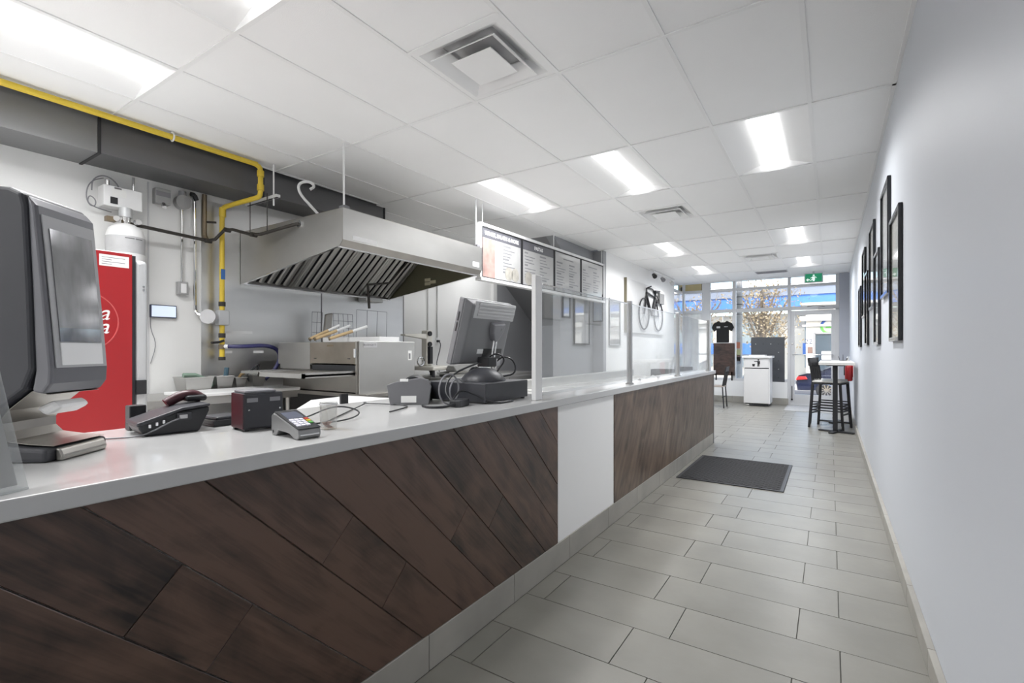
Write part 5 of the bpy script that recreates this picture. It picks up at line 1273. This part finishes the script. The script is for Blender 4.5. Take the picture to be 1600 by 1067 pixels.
FR = [(3.43, 3.95, 1.285, 2.05, 'lower black frame nearest the camera on the right wall'), (4.05, 4.60, 1.61, 2.385, 'upper black frame nearest the camera on the right wall'),
      (4.80, 5.28, 1.275, 2.045, 'second lower black frame from the camera on the right wall'), (5.33, 5.92, 1.615, 2.385, 'second upper black frame from the camera on the right wall'),
      (6.18, 6.60, 1.28, 2.05, 'third lower black frame from the camera on the right wall'), (6.64, 7.18, 1.605, 2.37, 'third and last upper black frame on the right wall'),
      (7.54, 8.05, 1.265, 2.04, 'farthest lower black frame, above the bar table on the right wall')]
for k, q in enumerate(FR): frame_r(*q[:4], k, q[4])
# and the pictures seen through the glass on the left
def frame_l(x, y0, y1, z0, z1, k, lab, mat_=None):
    f_ = thing('wall_picture', lab, 'picture', (x, (y0 + y1) / 2, z0), group='pictures on the left walls')
    w_ = .022
    for n, a in (('frame_stile', (y0, y0 + w_, z0, z1)), ('frame_stile', (y1 - w_, y1, z0, z1)), ('frame_rail', (y0 + w_, y1 - w_, z0, z0 + w_)), ('frame_rail', (y0 + w_, y1 - w_, z1 - w_, z1))):
        B().box(x, x + .025, *a).build(n, mat_ or BLACKM, f_)
    B().box(x, x + .012, y0 + w_, y1 - w_, z0 + w_, z1 - w_).build('print', PICP[k % 4], f_)
    B().box(x + .014, x + .016, y0 + w_, y1 - w_, z0 + w_, z1 - w_).build('glazing', PICG, f_)
frame_l(-3.28, 6.35, 6.60, 1.70, 2.09, 2, 'smallest picture at the left end of the grey wall')
frame_l(-3.28, 6.74, 7.30, 1.31, 2.08, 1, 'tall black framed picture in the middle of the grey wall')
frame_l(-3.10, 7.70, 8.20, 1.305, 2.10, 1, 'tall pale framed picture on the white wall beside the grey pier', LGREY)
pj = thing('wall_picture', 'narrow blue picture on the face of the grey pier', 'picture', (-3.19, 7.48, 1.69))
B().box(-3.275, -3.105, 7.462, 7.479, 1.69, 2.13).build('frame', BLACKM, pj)
B().box(-3.262, -3.118, 7.458, 7.463, 1.705, 2.115).build('print', pm('print_blue', (.40, .45, .52), .4, var=.3, scale=5), pj)

# canvas with a black bicycle relief
bc = thing('bicycle_canvas', 'big white canvas with a black bicycle on the seating wall', 'wall art', (-3.1, 9.6, 1.55))
cvs = B().box(-3.10, -3.055, 8.44, 10.80, 1.55, 2.52).build('canvas', pm('canvas_white', (.78, .78, .78), .7, var=.04), bc)
B().box(-3.10, -3.053, 8.432, 8.46, 1.54, 2.53).build('canvas_edge', pm('canvas_olive', (.20, .18, .12), .7), cvs)
X_ = -3.03
for yc in (9.35, 10.30):
    wl = B().ring((X_, yc, 1.93), .30, .014, 'x', 30, 6).build('wheel', BLACKM, bc)
    for k in range(10): a = math.pi * k / 5; B().tube([(X_, yc, 1.93), (X_, yc + .30 * math.cos(a), 1.93 + .30 * math.sin(a))], .0025, 4).build('spoke', GREYP, wl)
for path, r_ in (([(9.35, 1.93), (9.52, 2.36), (10.10, 2.30), (9.82, 1.93), (9.52, 2.30)], .020), ([(9.82, 1.93), (10.30, 1.93), (10.10, 2.30)], .016), ([(9.82, 1.93), (10.12, 2.42)], .018)):
    B().tube([(X_, y_, z_) for y_, z_ in path], r_, 8).build('frame_tube', BLACKM, bc, smooth=True)
B().tube([(X_, 9.52, 2.36), (X_, 9.50, 2.44), (X_ + .12, 9.40, 2.46)], .014, 8).build('handlebar', BLACKM, bc)
B().tube([(X_, 9.52, 2.44), (X_ - .0, 9.62, 2.46)], .014, 8).build('handlebar', BLACKM, bc)
B().hexa([(X_ - .05, 10.0, 2.41), (X_ + .05, 10.0, 2.41), (X_ + .04, 10.26, 2.41), (X_ - .04, 10.26, 2.41), (X_ - .03, 10.0, 2.45), (X_ + .03, 10.0, 2.45), (X_ + .06, 10.26, 2.46), (X_ - .06, 10.26, 2.46)]).build('saddle', BLACK, bc, bevel=.01)
B().tube([(X_, 9.62, 2.455), (X_, 9.9, 2.47), (X_, 10.2, 2.33), (X_, 10.45, 2.2), (X_, 10.62, 2.05)], .013, 8, 2).build('mudguard', BLACKM, bc)
B().box(X_ - .03, X_ + .03, 10.30, 10.62, 2.20, 2.42).build('basket', pm('basket_grey', (.25, .25, .25), .7, var=.4, scale=40), bc)

tk_ = thing('track_lights', 'short ceiling track with dark spotlights above the bicycle canvas', 'track light', (-3.0, 10.5, ZC))
B().box(-3.02, -2.98, 9.7, 11.4, ZC - .02, ZC - .002).build('track', WPLAS, tk_)
for yy, m in ((9.85, BLACK), (10.45, GREYP), (11.15, LGREY)):
    h_ = B().cyl((-3.0, yy, ZC - .10), (-2.95, yy - .06, ZC - .15), .035, .045).build('spot_head', m, tk_, smooth=True)
    B().cyl((-3.0, yy, ZC - .02), (-3.0, yy, ZC - .10), .008).build('spot_stem', WPLAS, h_)

# ------------------------------------------------------------------ bar table and stools at the right wall
bt = thing('bar_table', 'high white topped bar table standing along the right wall', 'bar table', (.08, 9.35, 0))
B().box(-.145, RW - .035, 8.55, 10.15, 1.005, 1.045).build('table_top', pm('table_laminate', (.74, .73, .70), .35, var=.05), bt, bevel=.004)
for yc in (8.74, 9.95):
    c_ = B().box(.035, .095, yc - .03, yc + .03, .02, 1.0).build('column', BLACKM, bt, bevel=.003)
    B().obox((.075, yc, .012), (.46, .07, .02), rot('Z', -18)).build('foot_bar', BLACKM, c_, bevel=.006)
    B().obox((.075, yc, .0125), (.07, .44, .019), rot('Z', -18)).build('foot_bar', BLACKM, c_, bevel=.006)
    B().box(-.05, .18, yc - .12, yc + .12, .99, 1.005).build('top_plate', BLACKM, c_)
def stool(name='bar_stool'):
    s_ = thing(name, 'black metal bar stool with a slatted back, nearest the camera', 'bar stool', (0, 9.22, 0), rz=-.28, group='bar stools at the bar table')
    def b_(n, m, *a, **k): return B().box(*a).build(n, m, s_, local=True, **k)
    b_('seat', pm('stool_seat', (.62, .61, .59), .5, var=.06), -.20, .20, -.20, .20, .715, .742, bevel=.012, seg=3)
    b_('seat_frame', BLACKM, -.205, .205, -.205, .205, .69, .715, bevel=.004)
    for x in (-.19, .19):
        for y_ in (-.19, .19):
            sp = 1.22
            B().hexa([(x * sp - .014, y_ * 1.1 - .014, 0), (x * sp + .014, y_ * 1.1 - .014, 0), (x * sp + .014, y_ * 1.1 + .014, 0), (x * sp - .014, y_ * 1.1 + .014, 0), (x - .014, y_ - .014, .70), (x + .014, y_ - .014, .70), (x + .014, y_ + .014, .70), (x - .014, y_ + .014, .70)]).build('leg', BLACKM, s_, local=True)
    for z in (.27, .36):
        k = .19 * (1.22 - .22 * z / .7)
        for a in ((-k, k, -.205, -.185), (-k, k, .185, .205)): b_('stretcher', BLACKM, a[0], a[1], a[2], a[3], z, z + .018)
        for a in ((-k - .01, -k + .01), (k - .01, k + .01)): b_('stretcher', BLACKM, a[0], a[1], -.20, .20, z - .05, z - .032)
    bk_ = B()
    for y_ in (-.185, .185): B().tube([(-.19, y_, .70), (-.205, y_, .85), (-.245, y_, 1.10)], .014, 8).build('back_post', BLACKM, s_, local=True)
    for y_ in (-.09, 0, .09): B().tube([(-.195, y_, .72), (-.21, y_, .86), (-.232, y_, 1.02)], .010, 6).build('back_slat', BLACKM, s_, local=True)
    B().hexa([(-.250, -.195, .97), (-.222, -.195, .97), (-.222, .195, .97), (-.250, .195, .97), (-.268, -.195, 1.10), (-.240, -.195, 1.10), (-.240, .195, 1.10), (-.268, .195, 1.10)]).build('top_rail', BLACKM, s_, local=True, bevel=.01, seg=3)
    return s_
s1 = stool()
copy_thing(s1, (.0, 9.68, 0), None, 'black metal bar stool with a slatted back, the farther of two')
fe = thing('fire_extinguisher', 'red fire extinguisher fixed to the right wall behind the bar table', 'fire extinguisher', (.27, 10.45, .68))
B().lathe([(.045, .68), (.058, .70), (.058, .92), (.045, .96), (.02, .98)], (.275, 10.45, 0), 20).build('cylinder', REDX, fe, smooth=True)
B().cyl((.275, 10.45, .98), (.275, 10.45, 1.01), .015).build('valve', CHROME, fe)
B().box(.20, .30, 10.44, 10.46, 1.01, 1.03).build('handle', BLACK, fe)
B().tube([(.26, 10.44, 1.0), (.21, 10.40, .96), (.21, 10.40, .78)], .010, 8, 1).build('hose', BLACK, fe)
B().box(.325, RW, 10.40, 10.50, .75, .95).build('wall_bracket', REDX, fe)
ca = thing('condiment_caddy', 'small dark wire caddy on the far end of the bar table', 'caddy', (.18, 9.9, 1.0455))
B().ring((.18, 9.9, 1.05), .045, .004, 'z').build('base_ring', BLACKM, ca)
for k in range(4): a = k * 1.57; B().tube([(.18 + .045 * math.cos(a), 9.9 + .045 * math.sin(a), 1.05), (.18 + .06 * math.cos(a), 9.9 + .06 * math.sin(a), 1.12)], .004, 6).build('wire', BLACKM, ca)
B().tube([(.18, 9.9, 1.05), (.18, 9.9, 1.15)], .004, 6).build('stem', BLACKM, ca)
B().lathe([(.02, 1.046), (.022, 1.05), (.022, 1.10), (.012, 1.12)], (.25, 9.86, 0), 14).build('shaker', CHROME, ca)

# ------------------------------------------------------------------ seating behind the counter
def table(x, y_, lab):
    t = thing('dining_table', lab, 'table', (x, y_, 0), group='dining tables in the seating area')
    B().box(-.35, .35, -.33, .33, .72, .75).build('table_top', MATS['table_laminate'], t, local=True, bevel=.004)
    B().box(-.03, .03, -.03, .03, .02, .72).build('column', BLACKM, t, local=True)
    for a in (45, 135): B().obox((0, 0, .012), (.62, .06, .022), rot('Z', a)).build('foot_bar', BLACKM, t, local=True, bevel=.004)
    return t
t1 = table(-2.62, 8.35, 'dining table nearest the grey pier in the seating area')
copy_thing(t1, (-2.62, 10.0, 0), None, 'middle dining table under the bicycle canvas')
copy_thing(t1, (-2.55, 11.30, 0), None, 'dining table nearest the storefront window')
def chair(lab, loc, rz):
    c_ = thing('dining_chair', lab, 'chair', loc, rz, group='dining chairs in the seating area')
    B().box(-.20, .20, -.20, .20, .44, .465).build('seat', pm('chair_seat', (.35, .30, .26), .5, var=.1), c_, local=True, bevel=.01)
    for x in (-.18, .18):
        B().tube([(x, -.18, .44), (x * 1.05, -.20, 0)], .012, 6).build('leg', BLACKM, c_, local=True)
        B().tube([(x, .18, .44), (x * 1.05, .21, 0)], .012, 6).build('leg', BLACKM, c_, local=True)
        B().tube([(x, .18, .44), (x, .21, .62), (x, .25, .86)], .012, 6).build('back_post', BLACKM, c_, local=True)
    for k in range(3): B().tube([(-.09 + .09 * k, .19, .46), (-.09 + .09 * k, .245, .78)], .009, 6).build('back_slat', BLACKM, c_, local=True)
    B().hexa([(-.19, .225, .76), (.19, .225, .76), (.19, .245, .76), (-.19, .245, .76), (-.19, .245, .87), (.19, .245, .87), (.19, .265, .87), (-.19, .265, .87)]).build('back_rail', BLACKM, c_, local=True, bevel=.006)
    B().box(-.18, .18, .17, .185, .22, .235).build('stretcher', BLACKM, c_, local=True)
    return c_
c0 = chair('black dining chair at the table nearest the grey pier', (-2.62, 8.82, 0), 0)
copy_thing(c0, (-2.62, 9.52, 0), math.pi, 'black dining chair on the near side of the middle table')
copy_thing(c0, (-2.62, 10.47, 0), 0, 'black dining chair on the far side of the middle table')
copy_thing(c0, (-2.08, 11.20, 0), -math.pi / 2, 'black dining chair just past the end of the counter by the window')
